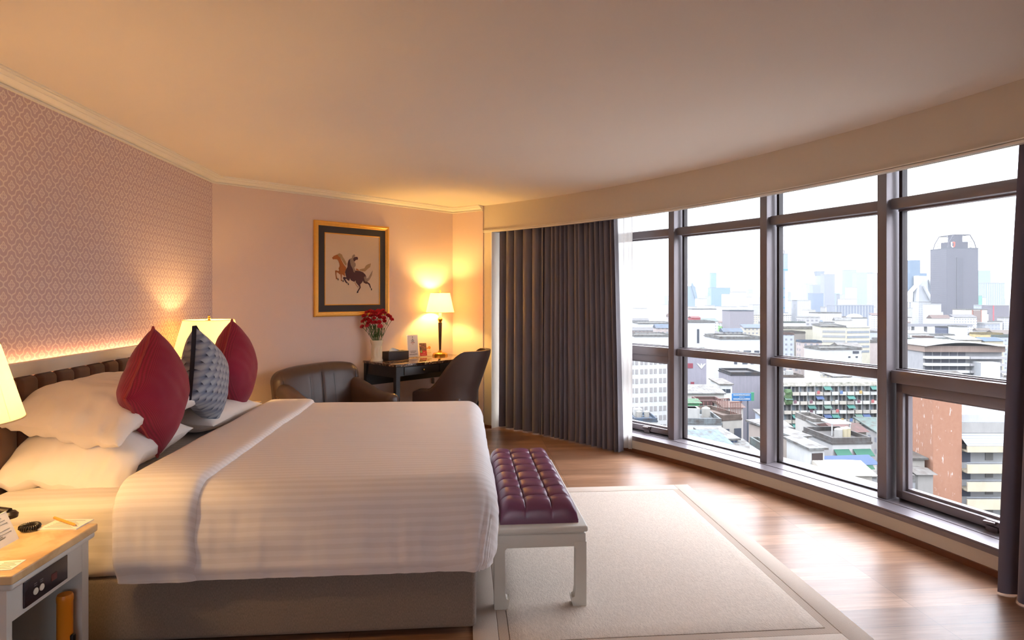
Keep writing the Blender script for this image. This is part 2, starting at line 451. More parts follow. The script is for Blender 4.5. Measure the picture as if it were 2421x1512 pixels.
# duvet: drapes over the top, both sides and the foot
DX0, DXF, DY0, DY1, DZ, DZB = -1.31, .137, 2.462, 4.435, .668, .296
DR = .10
def cover(a, b, off, da=None):
    """a: distance from the head edge along the bed, b: distance across from the middle; off: outward offset"""
    hx = DXF-DR-DX0; hy = (DY1-DY0)/2-DR
    ea = max(0, a-hx); eb = max(0, abs(b)-hy); sb = 1 if b > 0 else -1
    e = max(ea, eb)
    if e <= 0: return Vector((DX0+a, (DY0+DY1)/2+b, DZ+off)), 0
    if ea > 0 and eb > 0:
        th = PI/2*eb/(ea+eb); dx, dy = cos(th), sin(th)
    elif ea > 0: dx, dy = 1, 0
    else: dx, dy = 0, 1
    q = DR*PI/2
    if e < q: w = e/DR; o, dr = (DR+off)*sin(w), DR-(DR+off)*cos(w); nzv = cos(w)
    else: o, dr = DR+off, DR+(e-q); nzv = 0
    return Vector((DX0+min(a,hx)+dx*o, (DY0+DY1)/2+sb*(min(abs(b),hy)+dy*o), DZ-dr)), e
DEMAX = DR*PI/2+(DZ-DZB-DR)
LA = DXF-DR-DX0+DEMAX; LB = (DY1-DY0)/2-DR+DEMAX
def duvet_off(a, b, e):
    o = .007*nz(a, b, 3, 1.6)+.004*nz(a*1.2, b*3, 9, 3)
    k = sm(.06, .25, e)
    o += k*.004*nz(a*14, e*1.5, 1)+k*.008*nz(a*5+e*1.5, e*1.4, 5)+k*.004*nz(a*30, e*2, 8)
    o += .008*sm(.1,.3,e)*sm(.36,.24,e)                                 # soft belly of the filling
    fold = sm(LA-DEMAX-.04, LA-DEMAX+.03, a)                              # tucked corner at the foot
    o += fold*k*(.012+.010*nz(a*22, e*2.5, 2))
    o -= .016*sm(DEMAX-.05, DEMAX, e)*1.2
    return o
NU, NV = 120, 150
def dfn(u, v, ex=0):
    a = u*LA; b = (v*2-1)*LB
    p, e = cover(a, b, 0)
    p2, _ = cover(a, b, duvet_off(a, b, e)+ex)
    return p2
duvet = thing('duvet', 'white satin striped duvet tucked over the bed with a turned down top', 'duvet', (-.6, 3.45, .66))
wob('duvet_cover', MB().sheet(dfn, NU, NV, lambda u, v: dfn(u, v, -.018)-dfn(u, v)), M_duvet, duvet, 60)
def bandfn(u, v, ex=0):
    b = (v*2-1)*(LB-.002); t = u
    a = -.02+u*.31+.018*nz(b*1.3, 4, 0)*u
    p, e = cover(a, b, 0)
    roll = math.sqrt(max(0, 1-((t-.5)/.5)**8))
    puck = sm(.05,.3,e)*(.006*nz(a*26, e*2+b*.2, 7)+.005*nz(a*12, e*3, 3))
    o = .004+.026*roll+.006*nz(a*3, b*2.5, 2)+puck
    o -= .034*sm(DEMAX-.10, DEMAX, e)
    p2, _ = cover(a, b, o+ex)
    return p2
wob('turned_down_band', MB().sheet(bandfn, 30, 150, lambda u, v: bandfn(u, v, -.014)-bandfn(u, v)), striped('turned down satin', (238,232,231), (231,224,222), period=.038), duvet, 60)

# ------------------------------------------------------------------ pillows
def pillow_mb(a, b, t, flange=.03, seed=0, nu=34, nv=40, wr=1.0, droop=0):
    def f(sgn):
        def g(u, v):
            x, y = 2*u-1, 2*v-1
            fx, fy = max(0, 1-abs(x)**2.6), max(0, 1-abs(y)**3.0)
            h = (fx*fy)**.55
            pin = 1-.05*(1-y*y)*abs(x)**3
            X = a*x*(1-.05*(1-y*y)); Y = b*y*(1-.045*(1-x*x))
            w = wr*(.012*nz(X, Y, seed+sgn, 5)+.007*nz(X*1.0, Y*2, seed*3+sgn, 11))
            Zz = sgn*(t*h+.002)+w*min(1, h*2.2+.25)
            if droop:
                k = sm(-.45, -1, y); Zz -= droop*k*(1+.5*max(0, x)); Zz += k*wr*(.014*nz(X*1.0, Y, seed, 14)+.010*nz(X, Y*.5, seed, 26))
            return (X, Y, Zz)
        return g
    mb = MB()
    mb.grid(f(1), nu, nv); mb.grid(f(-1), nu, nv)
    w = nu+1; K = w*(nv+1)
    edge = [i for i in range(w)]+[j*w+nu for j in range(1, nv+1)]+[nv*w+i for i in range(nu-1, -1, -1)]+[j*w for j in range(nv-1, 0, -1)]
    for i in range(len(edge)):
        p, q = edge[i], edge[(i+1) % len(edge)]; mb.f.append((p, q, q+K, p+K))
    return mb
def single(name, mb, m, loc, rot, label, cat, group=None, ang=60):
    o = obj(name, mb, m, None, loc, rot, ang); return tag(o, label, cat, group)
PG = 'white pillows at the headboard'
pb = pillow_mb(.265, .37, .115, seed=3, wr=1.6, nu=48, nv=60, droop=.085)
def bed_pillow(name, mb, loc, rot, label):
    return single(name, mb, M_pillow, loc, rot, label, 'pillow', PG)
bed_pillow('pillow', pb, (-1.685, 3.045, .712), (0,rad(3),rad(3)), 'lower white pillow lying flat on the sheet nearest the bedside table')
bed_pillow('pillow', pillow_mb(.27, .385, .12, seed=8, wr=1.6, nu=48, nv=60, droop=.05), (-1.675, 3.10, .892), (0,rad(8),rad(-3)), 'upper white pillow of the near stack, behind the front red cushion')
bed_pillow('pillow', pillow_mb(.27, .36, .085, seed=13), (-1.63, 3.915, .70), (0,rad(4),rad(-3)), 'far white pillow lying on the sheet behind the rear red cushion')
bed_pillow('pillow', pillow_mb(.27, .36, .09, seed=15), (-1.70, 3.87, .87), (0,rad(8),rad(2)), 'far upper white pillow hidden mostly behind the rear red cushion')

# ------------------------------------------------------------------ scatter cushions standing on one corner
def cushion(s, t, loc, face, lean, roll, label, m, trim, seed, cat='cushion', band=None):
    mb = pillow_mb(s, s, t, seed=seed, nu=36, nv=36, wr=.5)
    c = thing('cushion', label, cat, loc, group='scatter cushions in a row on the bed')
    # local x,y: the cushion plane; z: its face. stand it up, point down, face turned to 'face'
    M = Euler((0, 0, rad(face))).to_matrix() @ Euler((0, rad(90-lean), 0)).to_matrix() @ Euler((0, 0, rad(45+roll))).to_matrix()
    c.rotation_euler = M.to_euler()
    obj('cushion_cover', mb, m, c, ang=60)
    pts = []
    N = 18
    for k in range(4):
        for i in range(N):
            x, y = [(-1+2*i/N, -1), (1, -1+2*i/N), (1-2*i/N, 1), (-1, 1-2*i/N)][k]
            pts.append((s*x*(1-.05*(1-y*y)), s*y*(1-.045*(1-x*x)), .004*nz(x, y, seed, 5)))
    if trim: obj('piping', MB().tube(pts, .006, 6, closed=True), trim, c)
    if band is not None:
        bp = MB()
        for k in band:
            def strip(u, v, k=k):
                i = (k*N+u*N); x, y = [(-1+2*u, -1), (1, -1+2*u), (1-2*u, 1), (-1, 1-2*u)][k]
                X = s*x*(1-.05*(1-y*y)); Y = s*y*(1-.045*(1-x*x)); q = 1+.02
                return (X*q, Y*q, -.011+.022*v)
            bp.sheet(strip, 16, 2, lambda u, v: (0,0,.0015))
        obj('zip_band', bp, M_navy, c)
    return c
cushion(.22, .125, (-1.47,3.08,.945), 4, 3, -3, 'front red waffle knit cushion standing on one corner, nearest the bedside table', M_red, M_redtrim, 2)
cushion(.215, .105, (-1.45,3.60,.945), 6, 6, 15, 'blue grey scale quilted cushion between the two red cushions', M_scale, None, 5, band=(2,3))
cushion(.22, .125, (-1.47,4.10,.945), 4, 3, -3, 'rear red waffle knit cushion standing on one corner, in front of the far lamp', M_red, M_redtrim, 9)

# ------------------------------------------------------------------ headboard
M_brownpad = mat('brown channel velvet', (96,64,52), .8, sheen=.3, bump=.2, bs=300)
M_hbw = mat('white headboard lacquer', (226,219,206), .4)
hb = thing('headboard', 'white framed headboard with brown channelled padding on the patterned wall', 'headboard', (-1.99,3.45,0))
HY0, HY1 = 2.66, 4.235
mb = MB().rbox(-1.985,-1.94,HY0,HY1,1.048,1.108,.004,1)
for y in (HY0, HY1-.06): mb.rbox(-1.985,-1.94,y,y+.06,.2,1.05,.004,1)
wob('frame', mb, M_hbw, hb)
k = 11; w = (HY1-HY0-.12)/k
for i in range(k):
    y0 = HY0+.06+i*w
    wob('padded_channel', MB().rbox(-1.985,-1.928,y0+.001,y0+w-.001,.3,1.046,.028,4), M_brownpad, hb)
es = NT('warm led strip'); em = es.node('ShaderNodeEmission'); em.inputs[0].default_value = (1,.52,.24,1); em.inputs[1].default_value = 9
M_led = es.done(em.outputs[0])
wob('led_strip', MB().box(-2.012,-2.0,HY0+.02,HY1-.02,1.085,1.092), M_led, hb)
M_beige = mat('beige wall panel', (206,182,160), .7)
wob('side_panel', MB().rbox(-2.029,-1.99,HY1+.005,5.12,.06,.988,.004,1), M_beige, hb)
wob('side_panel', MB().rbox(-2.029,-1.99,1.7,HY0-.005,.06,.988,.004,1), M_beige, hb)

# ------------------------------------------------------------------ bedside tables
n = NT('cream marble'); co = n.coord(); f = n.noise(co, 6, 6, .6, 1.2)
M_cream = n.pbr(n.ramp(f, [(.3, lin((196,160,110))), (.6, lin((222,192,146)))]), .12, 0, .5)
M_grey = mat('pale grey lacquer', (206,204,198), .45)
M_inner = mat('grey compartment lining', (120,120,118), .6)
M_black = mat('black plastic', (24,22,24), .35)
M_panel = mat('purple black panel', (42,32,40), .25)
def nightstand(label, cy, panel, x1=-1.31):
    t = thing('bedside_table', label, 'bedside table', (-1.66, cy, 0), group='bedside tables')
    y0, y1 = cy-.195, cy+.195; x0 = -1.985
    wob('table_top', MB().rbox(x0-.0,x1+.024,y0-.012,y1+.015,.573,.6,.005,2), M_cream, t)
    mb = MB().rbox(x0,x1+.018,y0-.006,y1+.01,.552,.573,.008,2)
    wob('moulding', mb, M_grey, t)
    mb = MB(); mb.box(x0,x1,y0,y0+.022,.0,.552); mb.box(x0,x1,y1-.036,y1,.0,.552); mb.box(x0,x0+.02,y0,y1,.0,.552)
    wob('carcass', mb, M_grey, t)
    wob('front_rail', MB().box(x1-.02,x1-.001,y0+.022,y1-.03,.452,.552), M_grey, t)
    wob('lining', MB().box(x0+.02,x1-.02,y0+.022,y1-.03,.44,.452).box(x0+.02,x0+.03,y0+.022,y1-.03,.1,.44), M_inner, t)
    wob('shelf', MB().box(x0+.02,x1-.01,y0+.022,y1-.03,.052,.072), M_grey, t)
    if panel:
        p = wob('control_panel', MB().rbox(x1-.004,x1+.004,y0+.068,y0+.27,.466,.545,.002,1), M_panel, t)
        Mb = mat('cream push button', (226,218,200), .4)
        for yy in (.115,.142):
            obj('push_button', MB().lathe([(.010,0),(.0105,.003),(.008,.005)], 16, T(x1+.003,y0+yy,.497,ry=PI/2)).box(x1+.0075,x1+.0085,y0+yy-.001,y0+yy+.003,.498,.501), Mb, p)
        obj('display_window', MB().box(x1+.0035,x1+.0045,y0+.188,y0+.215,.492,.515), mat('dim red display', (96,44,44), .3), p)
        mk = MB()
        for yy in (.115,.142):
            for z in (.514,.520): mk.box(x1+.004,x1+.0044,y0+yy-.006,y0+yy+.007,z,z+.002)
        obj('marking', mk, mat('faint grey print', (120,112,116), .5), p)
        p.location = -t.location
    return t
nightstand('pale grey bedside table with control panel, beside the near side of the bed', 2.078, True)
nightstand('pale grey bedside table on the far side of the bed under the far lamp', 4.66, False, -1.56)

# ------------------------------------------------------------------ lamps
n = NT('lit lamp shade fabric')
df = n.node('ShaderNodeBsdfDiffuse'); df.inputs[0].default_value = lin((250,248,244))
tl = n.node('ShaderNodeBsdfTranslucent'); tl.inputs[0].default_value = lin((250,240,218))
mx = n.node('ShaderNodeMixShader'); mx.inputs[0].default_value = .5; n.set(mx,1,df.outputs[0]); n.set(mx,2,tl.outputs[0])
M_shade = n.done(mx.outputs[0])
M_brass = mat('polished brass', (214,164,72), .18, 1)
M_bronze = mat('dark bronze lamp stem', (58,44,36), .35, .3)
n = NT('glowing bulb'); em = n.node('ShaderNodeEmission'); em.inputs[0].default_value = (1,.62,.28,1); em.inputs[1].default_value = 30
M_bulb = n.done(em.outputs[0])
def lamp(name, label, loc, rb, rt, zb, zt, foot, stem, watts, lc, group):  # zb, zt: the shade's lower and upper edge
    t = thing(name, label, 'lamp', loc, group=group)
    obj('base', MB().lathe([(0,0),(foot,0),(foot,.012),(foot*.93,.014),(foot*.93,.022),(foot*.8,.03),(foot*.35,.036),(.016,.05),(.012,.058)], 8 if foot < .09 else 32, caps=False), M_brass, t, ang=30)
    obj('stem', MB().lathe([(.011,.056),(.012,.07),(.021,stem)], 20), M_bronze, t)
    obj('ball', MB().lathe([(.014,stem-.004),(.018,stem+.004),(.016,stem+.012),(.024,stem+.024),(.026,stem+.036),(.022,stem+.05),(.014,stem+.058)], 20), M_brass, t)
    obj('neck', MB().lathe([(.015,stem+.058),(.016,zb+.03)], 16), mat('ivory candle neck', (240,228,200), .5), t)
    s = MB(); h = .0015
    s.sheet(lambda u, v: ((rb+(rt-rb)*v)*cos(2*PI*u), (rb+(rt-rb)*v)*sin(2*PI*u), zb+(zt-zb)*v), 48, 6, lambda u, v: (-h*cos(2*PI*u), -h*sin(2*PI*u), 0))
    so = obj('lamp_shade', s, M_shade, t, ang=60)
    for r, z in ((rb,zb),(rt,zt)): obj('rim', MB().tube([(r*cos(2*PI*i/40), r*sin(2*PI*i/40), z) for i in range(40)], .0022, 6, closed=True), mat('shade rim tape', (226,200,150), .7), so)
    sp = MB()
    for a in (0, 2*PI/3, 4*PI/3): sp.tube([(0,0,zt-.012),(rt*cos(a),rt*sin(a),zt-.004)], .0018, 6)
    sp.tube([(0,0,zb+.03),(.0,.0,zb+.05),(.035,0,zb+.08),(.035,0,zt-.05),(0,0,zt-.012)], .0018, 6)
    obj('harp', sp, M_brass, t)
    obj('bulb', MB().lathe([(.0,zb+.03),(.012,zb+.032),(.022,zb+.06),(.016,zb+.085),(0,zb+.092)], 16, caps=False), M_bulb, t)
    obj('finial', MB().lathe([(.004,zt-.014),(.012,zt-.002),(.006,zt+.004),(.011,zt+.014),(.005,zt+.02),(.008,zt+.026),(.0,zt+.034)], 16), M_brass, t)
    ld = bpy.data.lights.new(name+'_light', 'POINT'); ld.energy = watts; ld.color = lc; ld.shadow_soft_size = .035
    lo = bpy.data.objects.new('bulb_light', ld); COL.objects.link(lo); lo.parent = t; lo.location = (0,0,zb+.115)
    return t
WARM = (1,.62,.24)
LP = dict(near=10, far=6.5, desk=20)
lamp('bedside_lamp', 'bedside lamp with cream shade at the picture edge, on the near bedside table', (-1.632,2.036,.6), .228, .162, .41, .65, .07, .30, LP['near'], WARM, 'bedside lamps')
lamp('bedside_lamp', 'lit bedside lamp with cream shade behind the blue and rear red cushions', (-1.775,4.48,.6), .230, .165, .395, .64, .10, .30, LP['far'], (1,.62,.21), 'bedside lamps')
dl = bw(2.243,.165,.783)
lamp('desk_lamp', 'lit brass table lamp with small cream shade on the marble desk', tuple(dl), .15, .103, .456, .662, .08, .345, LP['desk'], (1,.61,.17), None)
obj('cord', MB().tube([bw(2.3,.16,.786)-dl, bw(2.36,.15,.786)-dl, bw(2.40,.06,.786)-dl, bw(2.33,.03,.786)-dl], .002, 6), M_black, bpy.data.objects['desk_lamp'])

# ------------------------------------------------------------------ on the near bedside table
M_paperw = mat('white card', (238,234,226), .6)
M_ink = mat('grey print', (150,150,142), .7)
pad = thing('notepad', 'white notepad sheet lying under the pencil on the bedside table', 'notepad', (-1.385,2.275,.6), rad(-3))
obj('sheets', MB().box(-.065,.065,-.047,.047,0,.004), M_paperw, pad)
mk = MB()
for i in range(7): mk.box(-.05+.002*i,.045-.012*(i%3),-.036+i*.011,-.033+i*.011,.004,.0043)
obj('print', mk, M_ink, pad)
pc = thing('pencil', 'short yellow pencil lying across the white notepad', 'pencil', (-1.395,2.285,.6095), math.atan2(-.097,.143))
obj('shaft', MB().lathe([(.0048,-.075),(.0048,.058),(.0015,.072)], 6, T(ry=PI/2)), mat('pencil yellow', (226,158,60), .5), pc)
obj('tip', MB().lathe([(.0017,.070),(.0003,.080)], 6, T(ry=PI/2)), mat('graphite', (50,48,50), .5), pc)
cd = thing('flat_card', 'small printed card lying at the front edge of the bedside table', 'card', (-1.36,1.94,.6), rad(4))
obj('card_sheet', MB().box(-.045,.04,-.03,.04,0,.0015), M_paperw, cd)
mk = MB()
for i in range(5): mk.box(-.012,.034-.01*(i%2),-.02+i*.011,-.017+i*.011,.0015,.0018)
mk.box(-.04,-.018,-.01,.02,.0015,.0018)
obj('print', mk, mat('green grey print', (150,164,120), .7), cd)
tc = thing('tent_card', 'folded white tent card with printed lines standing beside the coiled cord', 'card', (-1.505,2.055,.6), rad(0))
mb = MB(); y0, y1 = -.16, .105; hh_ = .092
mb.sheet(lambda u, v: (.042*(1-v), y0+(y1-y0)*u, hh_*v), 1, 1, lambda u, v: (-.0012,0,0))
mb.sheet(lambda u, v: (-.042*(1-v), y0+(y1-y0)*u, hh_*v), 1, 1, lambda u, v: (.0012,0,0))
obj('card_sheet', mb, M_paperw, tc)
mk = MB()
def onface(a, b, v0, v1): mk.add([(.042*(1-v)+.0006, y, hh_*v+.0003) for y, v in ((a,v0),(b,v0),(b,v1),(a,v1))]+[(.042*(1-v)+.0003, y, hh_*v) for y, v in ((a,v0),(b,v0),(b,v1),(a,v1))], [(0,1,2,3),(7,6,5,4),(0,4,5,1),(1,5,6,2),(2,6,7,3),(3,7,4,0)])
for i, (a, b) in enumerate(((.0,.075),(-.1,.085),(-.1,.09),(-.1,.02),(-.1,.09),(-.1,.09),(-.1,.06))): onface(a, b, .84-i*.10, .862-i*.10)
for i in range(5): onface(.012+.004*(i%2), .055-.006*i, .22+.06*i, .26+.06*i)
obj('print', mk, M_ink, tc)
ph = thing('telephone', 'dark telephone behind the white tent card, its coiled cord on the table', 'telephone', (-1.66,2.20,.6), rad(8))
obj('body', MB().rbox(-.09,.085,-.06,.09,0,.03,.012,3), mat('dark phone plastic', (46,38,36), .4), ph)
hs = MB().tube([(-.06,.08,.042),(-.02,.085,.056),(.04,.085,.056),(.085,.08,.042)], [.018,.012,.012,.018], 12)
for x in (-.065,.088): hs.lathe([(.012,.028),(.024,.032),(.026,.045),(.018,.054)], 16, T(x,.08,-.006))
obj('handset', hs, mat('dark handset plastic', (40,32,32), .35), ph)
pts = []
cx, cy, cr = .182, .012, .024
for i in range(300):
    s = i/299; a = -PI*.75+s*1.88*PI; w = s*2*PI*26
    rr_ = cr+.0068*cos(w); pts.append((cx+rr_*cos(a), cy+rr_*sin(a), .0115+.0068*sin(w)))
obj('coiled_cord', MB().tube(pts, .0023, 5), mat('dark coiled cord', (44,36,30), .4), ph)
fl = thing('torch', 'orange torch standing in the open compartment of the bedside table', 'torch', (-1.338,2.190,.072))
M_or = mat('orange plastic', (222,132,24), .4)
obj('barrel', MB().lathe([(.024,.10),(.0235,.16),(.0235,.30),(.0245,.302),(.0245,.318),(.022,.325)], 24), M_or, fl)
obj('head', MB().lathe([(.033,0),(.041,.01),(.041,.05),(.036,.062),(.024,.10)], 24), M_or, fl)
obj('lens_ring', MB().lathe([(.042,.012),(.043,.014),(.043,.028),(.042,.03)], 24), M_black, fl)
obj('switch', MB().rbox(.018,.032,-.009,.009,.13,.19,.005,2), M_black, fl)

# ------------------------------------------------------------------ picture on the back wall
M_gold = mat('gilt frame', (236,174,72), .36, .25, var=.12, vs=40)
pic = thing('framed_picture', 'gilt framed picture of two galloping horses on the pink wall', 'picture', tuple(bw(1.295,.002,1.664)), RZW)
def frame_ring(mb, hw, hh, wd, prof):
    """mitred frame: prof = [(inset, depth)], local x right, z up, depth towards -y"""
    pr = [(0,0)]+prof+[(wd,0)]
    rings = [[(-hw+i,-d,-hh+i),(hw-i,-d,-hh+i),(hw-i,-d,hh-i),(-hw+i,-d,hh-i)] for i, d in pr]
    vs = [p for r in rings for p in r]; fs = []
    for j in range(len(pr)):
        j2 = (j+1) % len(pr)
        for k in range(4): fs.append((j*4+k, j*4+(k+1)%4, j2*4+(k+1)%4, j2*4+k))
    return mb.add(vs, fs)
obj('frame', frame_ring(MB(), .408, .446, .044, [(0,.016),(.004,.022),(.012,.026),(.02,.024),(.026,.019),(.034,.018),(.038,.014),(.044,.012)]), M_gold, pic, ang=25)
obj('mat_board', frame_ring(MB(), .366, .404, .066, [(0,.0095),(.066,.0095)]), mat('charcoal linen mount', (64,62,66), .9, bump=.3, bs=400), pic)
obj('inner_bead', frame_ring(MB(), .302, .340, .008, [(0,.012),(.004,.014),(.008,.011)]), M_gold, pic)
n = NT('beige silk'); co = n.coord(); f = n.noise(n.mapping(co,(1,1,6)), 200, 2)
obj('picture_silk', MB().box(-.296,.296,-.006,-.002,-.334,.334), n.pbr(n.mix(f, lin((212,186,160)), lin((226,202,176))), .8, 0, .1), pic)
def hp(zx, zy):
    x = 770+zx/11.63; y = 580+zy/11.63
    u = (x-765)/132; yt = 551+10*u; yb = 720-2*u
    return (-.298+.596*u, .3325-.665*(y-yt)/(yb-yt))
def art(name, polys, m, d):
    mb = MB()
    for po in polys:
        mb.prism([hp(*p) for p in po], .006+d, .0072+d, Euler((PI/2,0,0)).to_matrix().to_4x4())
    return obj(name, mb, m, pic, ang=0)
M_h1 = mat('ochre horse silk', (170,98,44), .8); M_h2 = mat('plum horse silk', (76,44,50), .8)
M_m1 = mat('sand mane silk', (168,136,94), .8, var=.2, vs=120); M_m2 = mat('grey mane silk', (150,126,108), .8, var=.25, vs=120); M_hoof = mat('black hoof silk', (50,40,40), .8)
h1 = art('ochre_horse', [[(135,340),(180,290),(250,260),(290,250),(330,300),(360,350),(400,430),(450,520),(510,600),(520,640),(490,700),(480,780),(490,850),(440,820),(400,790),(395,850),(385,930),(410,975),(375,980),(370,880),(360,790),(340,800),(300,755),(255,735),(250,800),(265,890),(280,905),(262,935),(240,920),(225,800),(215,700),(240,685),(310,710),(325,680),(310,630),(340,570),(330,500),(300,420),(270,385),(200,380),(160,385)],
    [(800,630),(850,650),(890,690),(840,690),(790,675)], [(755,1010),(775,1040),(830,1125),(820,1130),(760,1040)]], M_h1, 0)
art('ochre_horse_mane', [[(280,250),(330,215),(400,250),(420,310),(460,370),(500,440),(530,510),(510,560),(460,500),(400,400),(350,330),(300,300)]], M_m1, .0005)
art('ochre_horse_tail', [[(890,660),(960,640),(1030,630),(1080,550),(1150,510),(1225,490),(1200,590),(1120,650),(1050,715),(980,710),(900,690)]], M_m1, .0005)
art('plum_horse', [[(620,370),(580,410),(555,500),(550,590),(500,680),(485,740),(505,830),(520,880),(470,865),(440,870),(425,900),(450,940),(500,1020),(545,1050),(560,1020),(540,1010),(490,930),(520,915),(560,960),(600,975),(620,900),(650,960),(740,1000),(780,960),(790,1020),(840,1080),(880,1120),(890,1150),(840,1240),(825,1260),(860,1260),(925,1160),(910,1070),(970,1010),(990,960),(1010,1020),(1080,1055),(1130,1050),(1170,1090),(1200,1160),(1225,1180),(1220,1150),(1190,1050),(1120,1000),(1050,960),(1020,900),(1050,840),(1095,880),(1060,800),(990,735),(900,700),(800,690),(740,690),(700,640),(650,560),(630,470),(650,380)],
    [(700,380),(740,320),(820,310),(850,345),(840,390),(790,395),(750,440),(730,450),(710,410)]], M_h2, .0012)
art('plum_horse_mane', [[(620,370),(680,340),(690,280),(740,240),(770,290),(720,330),(710,390),(740,450),(780,500),(780,560),(740,610),(770,680),(750,750),(715,720),(700,650),(640,540),(620,450)]], M_m2, .0018)
art('plum_horse_tail', [[(1010,880),(1050,840),(1100,910),(1160,880),(1200,800),(1275,680),(1250,820),(1180,940),(1110,1000),(1040,980)]], M_m2, .0018)
for po_ in [[(280,905),(295,900),(310,955),(285,960)],[(420,955),(440,950),(446,1005),(420,1005)],[(560,1040),(580,1035),(592,1088),(562,1085)],[(825,1255),(858,1265),(850,1300),(810,1308)],[(1225,1180),(1250,1175),(1252,1232),(1225,1228)],[(838,1120),(852,1120),(848,1160),(836,1155)]]: art('hoof', [po_], M_hoof, .0022)

# ------------------------------------------------------------------ leather armchair
n = NT('dark brown leather'); co = n.coord(); f = n.noise(co, 260, 3); v_ = n.noise(co, 3, 2)
M_leather = n.pbr(n.mix(v_, lin((76,60,55)), lin((90,71,65))), .36, 0, .5, n.bump(f, .12, .001))
M_wenge = mat('dark wenge leg', (40,30,28), .4)
ac = thing('armchair', 'low dark brown leather armchair with stitched back beside the desk', 'armchair', tuple(bw(.80,.50,0)), RZW)
# local: x along the wall, +y towards the wall, seat faces -y
def acback(p):
    t = (p.z-.35)/.46
    y = p.y+.07*t*t-.02; x = p.x*(1+.02*t)
    z = p.z-.05*(abs(p.x)/.39)**3*(1 if p.z > .6 else 0)+.015*(p.x/.39)
    k = abs((p.x/.112) % 1-.5)
    if p.y < .22 and abs(p.x) < .36: y += .006*sm(.44,.5,k)
    if p.y < .22: y += .02*(p.x/.39)**2
    return Vector((x, y, z))
obj('backrest', MB().rbox(-.40,.40,.15,.33,.35,.815,.075,5,(42,2,12),acback), M_leather, ac)
seam = MB()
for i in range(-3, 4):
    x = i*.112
    pts = []
    for s in range(14):
        z = .40+.345*s/13; q = acback(Vector((x,.15+(.0 if z < .74 else (z-.74)*.5),z))); pts.append((q.x, q.y-.0015, q.z))
    seam.tube(pts, .0035, 5)
obj('stitched_seam', seam, mat('leather seam', (40,30,28), .5), ac)
for sx in (-1, 1):
    def armfn(p, sx=sx):
        t = (.24-p.y)/.66
        return Vector((p.x+sx*.02*t, p.y, .18+(p.z-.18)*(1.13-.19*sm(0,.75,t)-.03*t)))
    a_ = obj('arm', MB().rbox(sx*.33-.065,sx*.33+.065,-.42,.26,.18,.62,.06,5,(2,16,3),armfn), M_leather, ac)
    for i in range(16):
        y = .20-.035*i; t = (.24-y)/.66
        obj('nailhead', MB().lathe([(.005,0),(.0045,.003),(0,.0045)], 8, T(sx*.397+sx*.02*t,y,.575-.05*sm(0,.6,t),ry=sx*PI/2)), mat('antique brass nail', (214,176,120), .25, .9), a_)
obj('seat_cushion', MB().rbox(-.262,.262,-.40,.16,.27,.44,.05,4,(8,8,2)), M_leather, ac)
obj('seat_frame', MB().rbox(-.26,.26,-.38,.18,.16,.27,.015,2), M_leather, ac)
for sx in (-1, 1):
    for y in (-.36, .2): obj('leg', MB().lathe([(.016,0),(.025,.17)], 4, T(sx*.33,y,0,rz=PI/4)), M_wenge, ac)

# ------------------------------------------------------------------ desk
n = NT('dark brown marble'); co = n.coord()
f = n.noise(co, 5, 8, .65, 2.2); f2 = n.noise(co, 14, 6, .6, 1.5)
vein = n.math('LESS_THAN', n.math('ABSOLUTE', n.math('SUBTRACT', f, .5)), .012)
M_marble = n.pbr(n.mix(vein, n.ramp(f2, [(.3, lin((50,34,28))), (.55, lin((76,54,44))), (.75, lin((112,84,66)))]), lin((186,152,122))), .07, 0, .55)
M_desk = mat('charcoal black lacquer', (40,37,38), .42)
dk = thing('writing_desk', 'black writing desk with brown marble top and two knobbed drawers', 'desk', tuple(bw(1.388,.03,0)), RZW)
DWD, DDP = 1.04, .555
obj('marble_top', MB().rbox(0,DWD,-DDP,0,.758,.783,.004,2), M_marble, dk)
mb = MB().box(.02,DWD-.02,-.03,-.012,.635,.757).box(.02,.038,-DDP+.03,-.03,.655,.757).box(DWD-.038,DWD-.02,-DDP+.03,-.03,.655,.757).box(.02,DWD-.02,-DDP+.015,-DDP+.025,.672,.757)
mb.box(.05,DWD-.05,-.028,-.012,.54,.64)
obj('apron', mb, M_desk, dk)
for x0 in (.10,.515):
    d_ = obj('drawer', MB().rbox(x0,x0+.41,-DDP+.004,-DDP+.06,.676,.752,.003,1), M_desk, dk)
    obj('knob', MB().lathe([(.004,0),(.004,.012),(.009,.016),(.009,.02),(.004,.023)], 14, T(x0+.21,-DDP+.004,.715,rx=PI/2)), M_brass, d_)
for x in (.03, DWD-.03):
    for y in (-DDP+.03, -.03):
        sx = 1 if x < .5 else -1; sy = 1 if y < -.2 else -1
        mb = MB()
        mb.add([(x-.022,y-.022,.757),(x+.022,y-.022,.757),(x+.022,y+.022,.757),(x-.022,y+.022,.757),
                (x-.022,y-.022,.60),(x+.022,y-.022,.60),(x+.022,y+.022,.60),(x-.022,y+.022,.60),
                (x-.016,y-.016,0),(x+.014,y-.016,0),(x+.014,y+.014,0),(x-.016,y+.014,0)],
               [(0,1,2,3),(0,4,5,1),(1,5,6,2),(2,6,7,3),(3,7,4,0),(4,8,9,5),(5,9,10,6),(6,10,11,7),(7,11,8,4),(11,10,9,8)])
        obj('leg', mb, M_desk, dk, ang=20)
pl_ = thing('wall_plug', 'grey plug and cord hanging on the wall below the desk', 'plug', tuple(bw(2.26,.012,.50)), RZW)
obj('plug_body', MB().rbox(-.014,.014,-.022,0,-.03,.03,.006,2), mat('grey plug', (110,100,92), .5), pl_)
obj('cord', MB().tube([(0,-.012,.03),(.003,-.014,.09),(0,-.012,.16),(.002,-.01,.235)], .0025, 6), M_black, pl_)

